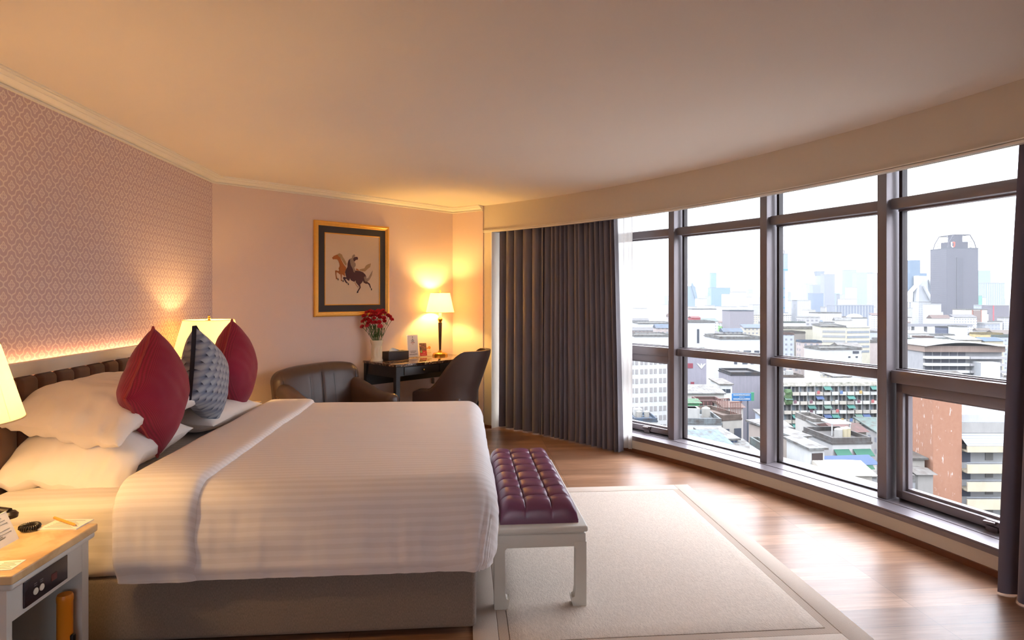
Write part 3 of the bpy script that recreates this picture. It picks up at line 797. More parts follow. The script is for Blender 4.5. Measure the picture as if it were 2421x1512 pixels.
# ------------------------------------------------------------------ on the desk
n = NT('ivory glazed ceramic'); M_ivory = n.pbr(lin((236,222,196)), .22, 0, .5)
vs_ = bw(1.475,.14,.783)
va = thing('vase', 'ivory ceramic vase with relief flutes holding red carnations', 'vase', tuple(vs_))
def vasefn(u, v):
    a = 2*PI*u; z = .2*v
    r = .052+.012*sm(.72,1,v)+.009*sm(.14,.0,v)-.002*sm(.0,.5,v)
    r += .003*sin(7*a+3*sin(v*4))*sm(.12,.25,v)*sm(.85,.6,v)
    return (r*cos(a), r*sin(a), z)
mb = MB().grid(vasefn, 63, 24, wrapu=True)
mb.lathe([(.063,.2),(.058,.2),(.048,.15),(.045,.02)], 63, caps=False); mb.lathe([(0,.0),(.061,0)], 32, caps=False); mb.lathe([(0,.02),(.045,.02)], 32, caps=False)
obj('body', mb, M_ivory, va, ang=60)
M_bloom = mat('red carnation petals', (206,22,44), .6, var=.35, vs=60)
M_bloom2 = mat('pink red carnation petals', (222,58,80), .6, var=.25, vs=60)
M_stem = mat('carnation green', (78,106,58), .6, var=.25, vs=30)
blooms = []
for k in range(4):
    rr0 = random.Random(k); mb = MB()
    for layer in range(4):
        R0 = (.021, .019, .015, .009)[layer]; z0 = (.006,.010,.015,.019)[layer]; ph0 = rr0.random()*6
        def pf(u, v, R0=R0, z0=z0, ph0=ph0):
            a = 2*PI*u; r = .003+R0*v*(1+.10*sin(5*a+ph0))
            z = z0+v*v*(.004-.003*layer*0)+.0042*sin(17*a+ph0)*v*v+.003*sin(9*a+ph0*2)*v
            return (r*cos(a), r*sin(a), z)
        mb.sheet(pf, 40, 4, lambda u, v: (0,0,-.0007))
    me = mb.mesh('bloom', 60); me.materials.append(M_bloom if k < 3 else M_bloom2); blooms.append(me)
cal = MB().lathe([(.002,-.014),(.0055,-.010),(.006,.002),(.009,.008)], 10).mesh('calyx'); cal.materials.append(M_stem)
FL = [(-.092,.385,.03),(-.075,.455,.0),(-.05,.462,.02),(-.028,.46,-.02),(-.008,.455,.03),(.012,.452,-.01),(.035,.452,.0),(.05,.475,-.01),(.06,.45,.01),(.082,.425,.02),(.10,.415,.0),(-.088,.42,-.02),(-.062,.39,-.03),(-.01,.40,-.05),(.035,.408,-.045),(.058,.40,-.03),(.028,.362,-.06),(-.042,.375,-.055),(-.055,.352,-.05),(-.06,.328,-.05),(-.022,.358,-.05),(.036,.322,-.06),(.063,.372,-.03),(-.002,.36,-.06),(.115,.388,-.01),(-.105,.317,-.01),(.03,.44,-.04),(-.015,.43,-.04),(-.035,.425,-.05),(.02,.425,-.05),(-.098,.37,-.03),(.008,.465,.03)]
special = {24: 'red carnation on a long stem reaching out right of the bouquet', 25: 'single pink red carnation drooping out left of the vase rim'}
for i, (dx, dz, dy) in enumerate(FL):
    vx = Vector((cos(rad(4.7)), -sin(rad(4.7)), 0)); vy = Vector((sin(rad(4.7)), cos(rad(4.7)), 0))
    dx *= 1.28; tip = vx*dx+vy*dy+Vector((0,0,dz+.008))
    ro = vx*(dx*.30)+vy*(dy*.3)+Vector((0,0,.2)); bot = ro*.35; bot.z = .03
    rt = ro.xy.length
    if rt > .046: f_ = .046/rt; ro.x *= f_; ro.y *= f_
    t = thing('carnation', special.get(i, 'red carnation among the bunch filling the ivory vase'), 'flower', tuple(vs_), group='red carnations in the vase')
    dirv = (tip-ro*.9); dirv = (dirv.normalized()+Vector((0,-.75,.25))).normalized()
    q = dirv.to_track_quat('Z', 'Y').to_euler()
    o = obj('bloom', blooms[3 if i in (19,20,21,25) else i % 3], None, t, tuple(tip), tuple(q)); s_ = .82+.3*R.random(); o.scale = (s_,)*3
    o = obj('calyx', cal, None, t, tuple(tip), tuple(q))
    pts = [bot, ro, ro.lerp(tip,.5)+Vector((0,0,.012)), tip-dirv*.012]
    P2 = []
    for a_ in range(3):
        for s in range(4): P2.append(pts[a_].lerp(pts[a_+1], s/4))
    P2.append(pts[3])
    obj('stem', MB().tube(P2, .0019, 5), M_stem, t)
    lv = MB()
    for s in range(3):
        b0 = ro.lerp(tip, .08+.26*s+.08*R.random()); an = R.random()*6.28; ln = .035+.03*R.random()
        e_ = Vector((cos(an)*.35, sin(an)*.35, .95))*ln; sd = Vector((-sin(an), cos(an), 0))*.0042
        def lf(u, v, b0=b0, e_=e_, sd=sd): w = sin(PI*min(.98,.12+.86*v)); return b0+e_*v+sd*((u*2-1)*w)
        lv.sheet(lf, 2, 5, lambda u, v: (.0006,.0006,0))
    obj('leaves', lv, M_stem, t)
tb = thing('tissue_box', 'dark tissue box with a white tissue between the vase and the sign', 'tissue box', tuple(bw(1.665,.185,.783)), RZW)
obj('case', MB().rbox(-.12,.12,-.055,.055,0,.085,.003,1), mat('charcoal tissue box leather', (54,48,50), .55), tb)
obj('tissue', MB().sheet(lambda u, v: (-.075+.15*u*(1-.25*v), .012*sin(5*u)*v, .083+.036*v*(1-abs(u*2-.8)*.62)), 14, 5, lambda u, v: (0,.002,0)), M_paperw, tb)
sg = thing('table_sign', 'tall white printed sign in a clear holder on the desk', 'sign', tuple(bw(1.90,.16,.783)), RZW+rad(-6))
n = NT('clear acrylic'); g = n.node('ShaderNodeBsdfTransparent'); g2 = n.node('ShaderNodeBsdfGlossy'); g2.inputs['Roughness'].default_value = .05
mx = n.node('ShaderNodeMixShader'); mx.inputs[0].default_value = .12; n.set(mx,1,g.outputs[0]); n.set(mx,2,g2.outputs[0]); M_acr = n.done(mx.outputs[0])
TL = T(0,0,.004,rx=rad(-6))
obj('holder', MB().box(-.064,.064,.002,.004,0,.232,TL).box(-.064,.064,-.03,.045,0,.003), M_acr, sg)
obj('card_sheet', MB().box(-.06,.06,-.001,.001,.004,.224,TL), mat('lavender white card', (226,220,226), .5), sg)
mk = MB(); mk2 = MB()
def ln_(m_, x0, x1, z, h=.004): m_.box(x0, x1, -.0016, -.001, z, z+h, TL)
ln_(mk,-.004,.004,.205,.007); ln_(mk,-.0015,.0015,.190,.014)
def glyphs(m_, x0, x1, z, h, seed):                         # rows of tiny printed characters
    r0 = random.Random(seed); x = x0
    while x < x1-.003:
        w = .0018+.0022*r0.random(); m_.box(x, x+w, -.0016, -.001, z+h*.2*(r0.random() > .6), z+h*(1 if r0.random() > .4 else .75), TL); x += w+.0011+(.0025 if r0.random() > .8 else 0)
glyphs(mk,-.007,.008,.176,.009,1); glyphs(mk,-.020,.021,.166,.006,2); glyphs(mk,-.012,.013,.158,.006,3)
glyphs(mk2,-.021,.022,.146,.009,4); glyphs(mk2,-.009,.010,.132,.008,5)
glyphs(mk,-.036,.037,.062,.005,6); glyphs(mk,-.034,.034,.053,.005,7); glyphs(mk,-.026,.026,.044,.005,8); glyphs(mk,-.046,.047,.026,.009,9)
obj('lettering', mk, mat('dark print', (92,84,96), .6), sg); obj('orange_lettering', mk2, mat('orange red print', (190,96,72), .6), sg)
mc = thing('menu_card', 'small red card with a food photo standing right of the sign', 'card', tuple(bw(2.03,.16,.783)), RZW+rad(-6))
TL2 = T(0,0,.002,rx=rad(-9))
obj('card_sheet', MB().box(-.044,.044,-.001,.001,0,.145,TL2), mat('card cream edge', (240,214,170), .5), mc)
obj('red_field', MB().box(-.041,.041,-.0016,-.001,.008,.062,TL2), mat('red print', (190,44,40), .45), mc)
n = NT('food photo'); co = n.coord(); f = n.noise(co, 55, 4, .6); n2 = n.noise(co, 120, 3)
obj('food_photo', MB().box(-.041,.041,-.0016,-.001,.062,.138,TL2), n.pbr(n.ramp(f, [(.35, lin((66,46,34))), (.48, lin((126,96,58))), (.56, lin((150,62,48))), (.66, lin((196,168,126)))]), .4), mc)
obj('green_badge', MB().lathe([(.013,-.0003),(.013,.0003)], 20, TL2 @ T(-.024,-.0018,.052,rx=PI/2)), mat('green badge', (146,176,84), .5), mc)
mk = MB()
for z, w in ((.045,.028),(.036,.02),(.024,.032),(.016,.028)):
    mk.box(-.005 if z > .03 else -w, w, -.002, -.0014, z, z+.003, TL2)
obj('lettering', mk, mat('pale pink print', (232,150,140), .5), mc)
m3 = thing('menu_card', 'small cream card with an orange dish standing left of the desk lamp', 'card', tuple(bw(2.125,.13,.783)), RZW+rad(-10))
obj('card_sheet', MB().prism([(-.036,0),(.036,0),(.028,.125),(-.030,.125)], -.001, .001, TL2 @ T(rx=PI/2)), mat('cream card', (246,228,190), .5), m3)
obj('dish_photo', MB().lathe([(.016,-.0003),(.016,.0003)], 20, TL2 @ T(.008,-.0016,.086,rx=PI/2)).lathe([(.010,-.0003),(.010,.0003)], 14, TL2 @ T(-.02,-.0016,.08,rx=PI/2)), mat('orange dish print', (224,142,48), .5, var=.4, vs=90), m3)
mk = MB()
for z, w in ((.055,.016),(.048,.02),(.036,.026),(.03,.026),(.018,.014)): mk.box(-w, w, -.0016, -.001, z, z+.0022, TL2)
obj('lettering', mk, mat('tan print', (206,168,116), .6), m3)

# ------------------------------------------------------------------ desk chair
dc = thing('desk_chair', 'dark leather desk chair with high wrapped back pulled up to the desk', 'chair', (-.085,5.985,0), rad(-113.4))
def ush(s):
    """plan of the wrapped shell: s 0..1 from front left round the back to front right; seat faces -y"""
    a = .255; l = .30; tot = 2*l+PI*a; d = s*tot
    if d < l: return Vector((-a, -.30+d)), Vector((-1,0))
    if d > tot-l: return Vector((a, -.30+(tot-d))), Vector((1,0))
    th = PI-(d-l)/a; return Vector((a*cos(th), a*sin(th)*.9)), Vector((cos(th), sin(th)))
def shell(u, v, off=0):
    p, nn = ush(u)
    k = abs(u-.5)*2
    top = .535+.36*sm(.80,.36,k)-.03*sm(.9,1,k); lo = .37
    z = lo+(top-lo)*v
    fl_ = .10*max(0,(z-.5)/.38)
    lean = .05*max(0,(z-.5)/.38)
    rnd = .012*math.sqrt(max(0,1-((v-.5)/.5)**6))
    q = p+nn*(fl_*.35+rnd+off)
    return Vector((q.x, q.y+lean+fl_*.5*sm(.7,.2,k), z))
obj('shell_back', MB().sheet(shell, 48, 14, lambda u, v: shell(u, v, -.05)-shell(u, v)), M_leather, dc, ang=50)
obj('seat', MB().rbox(-.225,.225,-.31,.17,.36,.475,.04,4,(6,6,1)), M_leather, dc)
for x in (-.19,.19):
    for y in (-.24,.17):
        obj('leg', MB().lathe([(.012,0),(.02,.37)], 12, T(x,y,0)), M_wenge, dc)

# ------------------------------------------------------------------ curtains
n = NT('grey mauve curtain'); co = n.coord()
f = n.noise(n.mapping(co, (1,1,.04)), 90, 3); f2 = n.noise(co, 420, 2)
M_curt = n.pbr(n.mix(f, lin((94,89,100)), lin((124,118,128))), .42, 0, .5, n.bump(f2, .12, .001), sheen=.3)
n = NT('dark plum curtain'); co = n.coord(); f2 = n.noise(co, 420, 2)
M_curt2 = n.pbr(lin((108,102,118)), .55, 0, .35, n.bump(f2, .1, .001), sheen=.3)
n = NT('white voile')
tp = n.node('ShaderNodeBsdfTransparent'); tl = n.node('ShaderNodeBsdfTranslucent'); tl.inputs[0].default_value = lin((246,243,240))
d_ = n.node('ShaderNodeBsdfDiffuse'); d_.inputs[0].default_value = lin((246,243,240))
m1 = n.node('ShaderNodeMixShader'); m1.inputs[0].default_value = .5; n.set(m1,1,tl.outputs[0]); n.set(m1,2,d_.outputs[0])
m2 = n.node('ShaderNodeMixShader'); m2.inputs[0].default_value = .62; n.set(m2,1,tp.outputs[0]); n.set(m2,2,m1.outputs[0]); M_voile = n.done(m2.outputs[0])
def drape(name, label, a_top, a_bot, folds, r0, amp, m, z0=.012, z1=2.30, seed=0, nu=None, jit=.35, cat='curtain', th=.004, group=None, flare=.0, shape=1.0):
    r_ = random.Random(seed)
    ph = [0]
    for k in range(folds): ph.append(ph[-1]+1+jit*(r_.random()*2-1))
    ph = [p/ph[-1] for p in ph]; ams = [amp*(.7+.45*r_.random()) for _ in range(folds+1)]
    nu = nu or folds*14
    def fn(u, v):
        k = 0
        while k < folds-1 and u > ph[k+1]: k += 1
        s = (u-ph[k])/(ph[k+1]-ph[k])
        w = cos(2*PI*s); w = math.copysign(abs(w)**shape, w)
        am = (ams[k]*(1-s)+ams[k+1]*s)*(.86+.22*(1-v))
        a0 = a_bot[0]+(a_top[0]-a_bot[0])*v**1.2; a1 = a_bot[1]+(a_top[1]-a_bot[1])*v**1.2
        swing = .35*sin(2*PI*s)*(ph[k+1]-ph[k])                       # folds lean over each other
        a = a0+(a1-a0)*min(1, max(0, u+swing*.55*(1-.5*abs(2*u-1))))
        rr_ = r0-am*w+.006*nz(u*folds, v*2.2, seed, 1)-flare*(1-v)
        return arc(rr_, a, z0+(z1-z0)*v)
    mb = MB().sheet(fn, nu, 26, lambda u, v: (lambda p: (Vector((p.x-CX, p.y-CY, 0)).normalized()*th))(fn(u, v)))
    o = thing(name, label, cat, tuple(arc(r0, (a_bot[0]+a_bot[1])/2, 0)), group=group)
    wob('cloth', mb, m, o, 70)
    return o
CG = 'grey curtains drawn to the left end of the window'
drape('curtain', 'grey curtain with five wide folds at the far end beside the pier', (46.9,42.2), (46.95,42.2), 5, 7.352, .046, M_curt, seed=3, jit=.2, shape=1.1, z0=.014, group=CG)
drape('curtain', 'grey curtain in many narrow folds next to the white sheer', (42.4,35.35), (42.5,34.75), 15, 7.346, .046, M_curt, seed=8, jit=.45, z0=.012, group=CG, shape=1.1, flare=.008)
o = drape('sheer_curtain', 'white sheer curtain hanging between the grey curtain and the glass', (37.0,34.25), (37.0,34.3), 7, 7.415, .014, M_voile, seed=5, z0=.035, cat='curtain', th=.0006)
drape('curtain', 'dark plum curtain hanging at the right edge of the window', (10.95,-2.2), (11.75,-2.3), 13, 7.31, .045, M_curt2, seed=21, jit=.3, z0=.01, shape=.8)  # its unseen run past the frame edge is extended to darken the ceiling
mb = arcbox(MB(), 7.33, 7.36, 2.303, 2.32, 47, 5)
struct('trim_curtain_track', mb, M_trimw)

# ------------------------------------------------------------------ bench at the foot of the bed
n = NT('purple tufted leather'); co = n.coord(); f = n.noise(co, 240, 3); v_ = n.noise(co, 5, 2)
M_purple = n.pbr(n.mix(v_, lin((102,56,80)), lin((122,70,94))), .3, 0, .5, n.bump(f, .1, .001))
M_bw = mat('warm white bench lacquer', (216,211,200), .4)
be = thing('bench', 'purple tufted leather bench on white legs at the foot of the bed', 'bench', (.353,3.29,0))
bx0, bx1, by0, by1 = .145, .558, 2.728, 3.852
cx0, cx1, cy0, cy1 = .172, .53, 2.765, 3.82
def tuft(u, v):
    x = cx0+(cx1-cx0)*u; y = cy0+(cy1-cy0)*v
    du, dv = min(u,1-u)*(cx1-cx0), min(v,1-v)*(cy1-cy0)
    ex = max(0, 1-du/.06); ey = max(0, 1-dv/.075)
    e = math.sqrt(max(0, (1-ex**2.6)*(1-ey**2.6)))
    a = abs(sin(PI*3*u)); b = abs(sin(PI*8*v))
    dome = (a**.34)*(b**.34)
    but = 0
    for bu in (1/3, 2/3):
        for k in range(1, 8):
            d2 = ((u-bu)*(cx1-cx0))**2+((v-k/8)*(cy1-cy0))**2
            but += math.exp(-d2/.00022)
    top = .452+.021*dome-.014*min(1,but)
    bulge = .004*(1-e)
    return Vector((x, y, .388+(top-.388)*e**.8))
obj('cushion', MB().sheet(tuft, 72, 160, lambda u, v: (0,0,-(tuft(u, v).z-.368))), M_purple, be, loc=tuple(-be.location), ang=60)
bt = MB()
for bu in (1/3, 2/3):
    for k in range(1, 8):
        p = tuft(bu, k/8); bt.lathe([(.008,-.004),(.008,.001),(.005,.004),(0,.005)], 12, T(p.x,p.y,p.z))
wob('buttons', bt, M_purple, be)
wob('seat_frame', MB().rbox(bx0-.008,bx1+.008,by0-.008,by1+.008,.345,.372,.008,2).rbox(bx0+.006,bx1-.006,by0+.006,by1-.006,.332,.347,.004,1), M_bw, be)
ap = MB()
ap.rbox(bx0,bx1,by0,by0+.03,.278,.338,.006,2).rbox(bx0,bx1,by1-.03,by1,.278,.338,.006,2).rbox(bx0+.001,bx0+.03,by0+.031,by1-.031,.278,.338,.006,2).rbox(bx1-.03,bx1-.001,by0+.031,by1-.031,.278,.338,.006,2)
wob('apron', ap, M_bw, be)
for sx, x in ((1,bx0),(-1,bx1)):
    for sy, y in ((1,by0),(-1,by1)):
        out = [(0,.30),(0,.012),(.006,.0)] ; ins = [(.046,0),(.060,.008),(.067,.03),(.069,.056),(.063,.05),(.054,.055),(.049,.085),(.048,.27),(.056,.28),(.056,.30)]
        pr = out+ins
        mb = MB().prism([(sx*(a-.0015), b) for a, b in pr], -.0015, .048, Matrix.Translation((x,y,0)) @ Matrix(((1,0,0,0),(0,0,sy,0),(0,1,0,0),(0,0,0,1))))
        wob('leg', mb, M_bw, be, 25)

# ------------------------------------------------------------------ rug
n = NT('cream woven rug'); co = n.coord()
f = n.noise(n.mapping(co, (1,.4,1)), 130, 3, .8); f2 = n.noise(n.mapping(co, (.5,1.4,1)), 9, 4)
colr = n.mix(n.math('MULTIPLY', f2, .5), n.mix(f, lin((150,134,120)), lin((232,216,201))), lin((188,172,158)))
M_rug = n.pbr(colr, .95, 0, .05, n.bump(f, .6, .004), sheen=.2)
n = NT('rug border'); co = n.coord(); f = n.noise(co, 300, 3, .7)
M_rugb = n.pbr(n.mix(f, lin((170,152,138)), lin((216,199,184))), .95, 0, .05, n.bump(f, .5, .003), sheen=.2)
n = NT('ribbed rug strip'); co = n.coord(); X, Y, Z = n.sep(co)
f = n.math('FRACT', n.math('DIVIDE', n.math('ADD', X, Y), .012))
M_rugr = n.pbr(n.mix(f, lin((168,150,136)), lin((216,200,186))), .95, 0, .05, n.bump(f, .6, .003))
rg = thing('rug', 'cream woven rug with bordered edge under the bench', 'rug', (.85,3.35,0))
rx0, rx1, ry0, ry1 = .045, 1.672, 2.315, 4.437
wob('woven_field', MB().rbox(rx0+.15,rx1-.15,ry0+.15,ry1-.115,.0015,.011,.003,1,(20,20,1)), M_rug, rg)
mb = MB()
for b in ((rx0,rx0+.105,ry0,ry1),(rx1-.105,rx1,ry0,ry1),(rx0+.105,rx1-.105,ry0,ry0+.105),(rx0+.105,rx1-.105,ry1-.105,ry1)): mb.rbox(b[0],b[1],b[2],b[3],.001,.010,.003,1)
wob('border', mb, M_rugb, rg)
mb = MB().box(rx0+.107,rx0+.148,ry0+.107,ry1-.107,.001,.0085).box(rx1-.148,rx1-.107,ry0+.107,ry1-.107,.001,.0085).box(rx0+.148,rx1-.148,ry0+.107,ry0+.148,.001,.0085)
wob('ribbed_strip', mb, M_rugr, rg)

# ------------------------------------------------------------------ the city outside
GZ = -50.0                                                # street level below the room
TH = math.atan2(118.5, 1450)
CITY = .24
def at(px, D):
    """point of the city that lies D metres out along the view axis"""
    X = (px-1210.5)/1450*D
    return Vector((X*cos(TH)+D*sin(TH), -X*sin(TH)+D*cos(TH), 0))
def zy(y, D): return 1.4-(y-702)/1450*D
def cl(c, k=None):
    k = CITY if k is None else k; l = lin(c); return (l[0]*k, l[1]*k, l[2]*k, 1)
def cmat(c, rough=.8, k=None):
    key = 'city plaster %d %d %d' % c+(' %.2f' % k if k else '')
    if key in _mc: return _mc[key]
    n = NT(key); f = n.noise(n.mapping(n.coord(), (1,1,.4)), .6, 6, .75); b = tuple(min(1,x*1.2) for x in cl(c, k)[:3])+(1,); d = tuple(x*.55 for x in b[:3])+(1,)
    _mc[key] = n.pbr(n.mix(f, d, b), rough, 0, .2); return _mc[key]
_fc = {}
def facade(wall, glass, pu=3, pz=3.2, au=.55, az=.5, rough=.5, ou=0.0, oz=.3, mode='grid'):
    key = (wall, glass, pu, pz, au, az, mode)
    if key in _fc: return _fc[key]
    n = NT('facade %d' % len(_fc)); X, Y, Z = n.sep(n.coord()); NX, NY, NZ = n.sep(n.coord('Normal'))
    h = n.math('FRACT', n.math('ADD', n.math('DIVIDE', n.math('ADD', X, Y), pu), 50.25)); v = n.math('FRACT', n.math('ADD', n.math('DIVIDE', Z, pz), .1))
    mh = n.math('LESS_THAN', h, au); mv = n.math('LESS_THAN', v, az)
    if mode == 'grid': k = n.math('MULTIPLY', mh, mv)
    elif mode == 'bands': k = mv
    elif mode == 'fins': k = mh
    else: k = n.math('MAXIMUM', mh, mv)
    k = n.math('MULTIPLY', k, n.math('LESS_THAN', n.math('ABSOLUTE', NZ), .5))
    jit = n.noise(n.coord(), .9, 2)
    g = n.mix(jit, cl(glass), tuple(min(1, x*1.5) for x in cl(glass)[:3])+(1,))
    _fc[key] = n.pbr(n.mix(k, n.mix(n.noise(n.mapping(n.coord(),(1,1,.35)), .45, 5, .7), tuple(x*.62 for x in cl(wall)[:3])+(1,), tuple(min(1,x*1.2) for x in cl(wall)[:3])+(1,)), g), n.math('SUBTRACT', .8, n.math('MULTIPLY', k, .45)), 0, .3); return _fc[key]
FOOT = []
def site(name, label, cat, px0, px1, D, yaw=0, group=None, base=GZ):
    p = at((px0+px1)/2, D); p.z = base
    t = thing(name, label, cat, tuple(p), -TH+rad(yaw), group)
    w_ = (px1-px0)*D/1450; X_c = ((px0+px1)/2-1210.5)*D/1450; FOOT.append([X_c-w_/2, X_c+w_/2, D, D+max(8,w_*.7)]); return t, (px1-px0)*D/1450
def block(name, label, px0, px1, ytop, D, wm, rm=None, depth=None, yaw=0, cat='building', group=None, roof='flat', h=None, deco=True):
    t, w = site(name, label, cat, px0, px1, D, yaw, group)
    H = (zy(ytop, D)-GZ) if h is None else h
    d = depth or max(8, w*.7); FOOT[-1][3] = D+d
    obj('walls', MB().box(-w/2, w/2, 0, d, 0, H), wm, t, ang=0)
    rm = rm or cmat((200,198,194))
    if rm == WHT: rm = rmat((240,240,236))
    elif D < 700 and rm.name.startswith('city plaster'): rm = rmat(tuple(int(q) for q in rm.name.split()[2:5]))
    if roof == 'flat':
        e = min(.35, w*.02)
        mb = MB().box(-w/2-e, w/2+e, -e, d+e, H, H+.35)
        for b in ((-w/2,w/2,0,.3),(-w/2,w/2,d-.3,d),(-w/2,-w/2+.3,.3,d-.3),(w/2-.3,w/2,.3,d-.3)): mb.box(*b, H+.35, H+1.1)
    elif roof == 'gable':
        k = w*.22; e = .5
        mb = MB().add([(-w/2-e,-e,H),(w/2+e,-e,H),(w/2+e,d+e,H),(-w/2-e,d+e,H),(-w/2-e,d/2,H+k*.8),(w/2+e,d/2,H+k*.8)], [(0,1,5,4),(2,3,4,5),(0,4,3),(1,2,5),(0,3,2,1)])
    elif roof == 'shed':
        mb = MB().add([(-w/2-.4,-.4,H),(w/2+.4,-.4,H),(w/2+.4,d+.4,H+w*.12),(-w/2-.4,d+.4,H+w*.12),(-w/2-.4,-.4,H+.3),(w/2+.4,-.4,H+.3),(w/2+.4,d+.4,H+w*.12+.3),(-w/2-.4,d+.4,H+w*.12+.3)], [(0,3,2,1),(4,5,6,7),(0,1,5,4),(1,2,6,5),(2,3,7,6),(3,0,4,7)])
    obj('roof', mb, rm, t, ang=0)
    return t, w, H, d
def clutter(t, w, H, d, seed, k=3):
    """tanks and stair heads on a roof, each its own part"""
    r_ = random.Random(seed)
    for i in range(k):
        x = (r_.random()-.5)*w*.7; y = d*(.15+.6*r_.random())
        if r_.random() < .5: obj('stair_head', MB().box(x-1.2,x+1.2,y,y+2.4,H+.3,H+2.6), cmat((222,220,214)), t, ang=0)
        else: obj('water_tank', MB().lathe([(.8,H+.3),(.8,H+2.0),(.2,H+2.3)], 12, T(x,y,0)), cmat((206,200,190)), t)
def windows(t, xs, zs, ww, wh, m, y=0, x_on_side=None, name='window'):
    me = MB().box(-ww/2, ww/2, -.12, .05, 0, wh).mesh(name, 0); me.materials.append(m)
    for z in zs:
        for x in xs:
            if x_on_side is None: obj(name, me, None, t, (x, y, z))
            else: obj(name, me, None, t, (x_on_side, x, z), (0,0,PI/2))
struct('ground', MB().add([(-6000,-6000,GZ),(9000,-6000,GZ),(9000,9000,GZ),(-6000,9000,GZ)], [(0,1,2,3)]), (lambda n: n.pbr(n.mix(n.noise(n.coord(), .03, 5, .7), cl((120,118,114)), cl((196,192,186))), .9, 0, .1))(NT('city ground')), ang=0)

_rm = {}
def rmat(c, k=.085):
    if c in _rm: return _rm[c]
    n = NT('roof sheet %d %d %d' % c); co3 = n.coord(); X, Y, Z = n.sep(co3)
    rib = n.math('LESS_THAN', n.math('FRACT', n.math('MULTIPLY', n.math('ADD', X, n.math('MULTIPLY', Y, .02)), 1.25)), .3)
    st = n.noise(co3, .55, 6, .75); b = cl(c, k); rust = cl((150,128,112), k)
    a_ = n.mix(n.math('MULTIPLY', rib, .35), b, tuple(x*.55 for x in b[:3])+(1,))
    _rm[c] = n.pbr(n.mix(n.ramp(st, [(.42,(0,0,0,1)),(.68,(1,1,1,1))]), a_, rust), .8, 0, .15); return _rm[c]
DK = cmat((70,78,92)); DK2 = cmat((96,100,112)); WHT = cmat((250,249,246)); CRM = cmat((246,238,214)); GRN = cmat((84,158,128), k=.13); BLU = cmat((110,140,200), k=.10)

# --- bay one: beside the sheer curtain
t, w, H, d = block('hotel_block', 'white hotel block with paired windows low in the leftmost window bay', 1462, 1583, 838, 200, WHT, WHT, 16, 14)
W2 = cmat((196,190,188))
windows(t, [-w/2+w*(i+.5)/5+s for i in range(5) for s in (-.75,.75)], [H-3.2-3.05*k for k in range(9)], .95, 1.55, W2)
for a in ((1545,1555,667),(1530,1538,677),(1565,1571,688),(1519,1527,694)):
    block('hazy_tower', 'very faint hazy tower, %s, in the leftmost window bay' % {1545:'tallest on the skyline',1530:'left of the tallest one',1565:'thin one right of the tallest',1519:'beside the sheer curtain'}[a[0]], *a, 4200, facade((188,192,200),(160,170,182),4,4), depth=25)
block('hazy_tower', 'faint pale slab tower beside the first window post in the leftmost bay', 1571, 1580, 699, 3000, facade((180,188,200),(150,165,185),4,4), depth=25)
block('low_block', 'white low block with two dark doors above the lowest rail, leftmost bay', 1500, 1590, 795, 330, WHT, WHT, 20)
block('low_block', 'long white flat block in the haze, leftmost bay', 1510, 1592, 765, 520, cmat((240,240,240)), WHT, 30)

# --- bay two
block('glass_tower', 'slender teal glass tower with a dark cap, tallest in the second window bay', 1681, 1694, 645, 2300, facade((150,180,196),(110,160,184),3,3.6,.8,.8), DK2, 20)
t, w, H, d = block('glass_block', 'wide blue teal glass block at the foot of the slender teal tower', 1682, 1727, 680, 2100, facade((150,176,198),(104,148,182),4,3.6,.8,.75), DK2, 40)
t, w, H, d = block('glass_tower', 'blue grey glass tower with a pointed fin left in the second bay', 1622, 1643, 677, 2000, facade((170,186,204),(130,160,188),4,3.6,.8,.7), DK2, 30)
obj('fin', MB().prism([(w*.1,H),(w*.5,H),(w*.75,H-40),(w*.5,H-40)], 0, 6, T(0,2,0) @ Euler((PI/2,0,0)).to_matrix().to_4x4()).prism([(w*.05,H),(w*.2,H+14),(w*.5,H-4),(w*.5,H-12)], -6, 0, Euler((PI/2,0,0)).to_matrix().to_4x4()), cmat((140,166,190)), t, ang=0)
for px0, px1, y, D, c, g, lb in (
    (1650,1673,684,2600,(214,214,218),(176,184,196),'pale domed tower behind the white block, second bay'),
    (1650,1671,706,1500,(250,250,250),(214,222,230),'plain white block left of the slender teal tower'),
    (1672,1680,700,1900,(206,216,226),(170,190,206),'narrow pale block touching the slender teal tower'),
    (1712,1732,695,1700,(240,238,236),(206,204,208),'white residential block right of the teal glass block'),
    (1733,1764,690,1500,(232,228,228),(188,184,190),'white residential slab with close columns of windows, second bay'),
    (1735,1747,676,3200,(206,216,226),(180,196,210),'faint pale twin tower behind the white slab, second bay'),
    (1770,1780,684,2800,(186,204,222),(150,176,204),'faint blue tower near the right post of the second bay'),
    (1765,1778,702,1600,(238,238,240),(206,210,216),'small white block below the faint blue tower'),
    (1779,1796,693,1800,(236,236,238),(200,204,212),'white block touching the second window post'),
    (1701,1725,725,1100,(252,250,248),(226,222,220),'bright white block above the dark trees, second bay')):
    block('city_block', lb, px0, px1, y, D, facade(c, g, 5, 3.4, .55, .5), None, 22)
t, w, H, d = block('station_hall', 'long low white hall with a row of arches, second bay', 1636, 1694, 731, 900, facade((250,248,246),(214,206,208),4.2,14,.5,.35), WHT, 20)
block('warehouse', 'long grey mauve warehouse with a flat roof, second bay', 1726, 1782, 735, 800, cmat((176,168,176)), DK2, 30)
block('red_hall', 'low red roofed hall beside the trees, second bay', 1636, 1656, 751, 620, cmat((214,90,96)), cmat((220,80,84)), 14, roof='gable')
t, w, H, d = block('white_block', 'white windowless block with one dark stair slot, second bay', 1620, 1690, 762, 420, cmat((250,248,248)), WHT, 22)
obj('stair_slot', MB().box(-w/2+w*.40, -w/2+w*.47, -.2, .1, H-14, H-4.5), DK, t, ang=0)
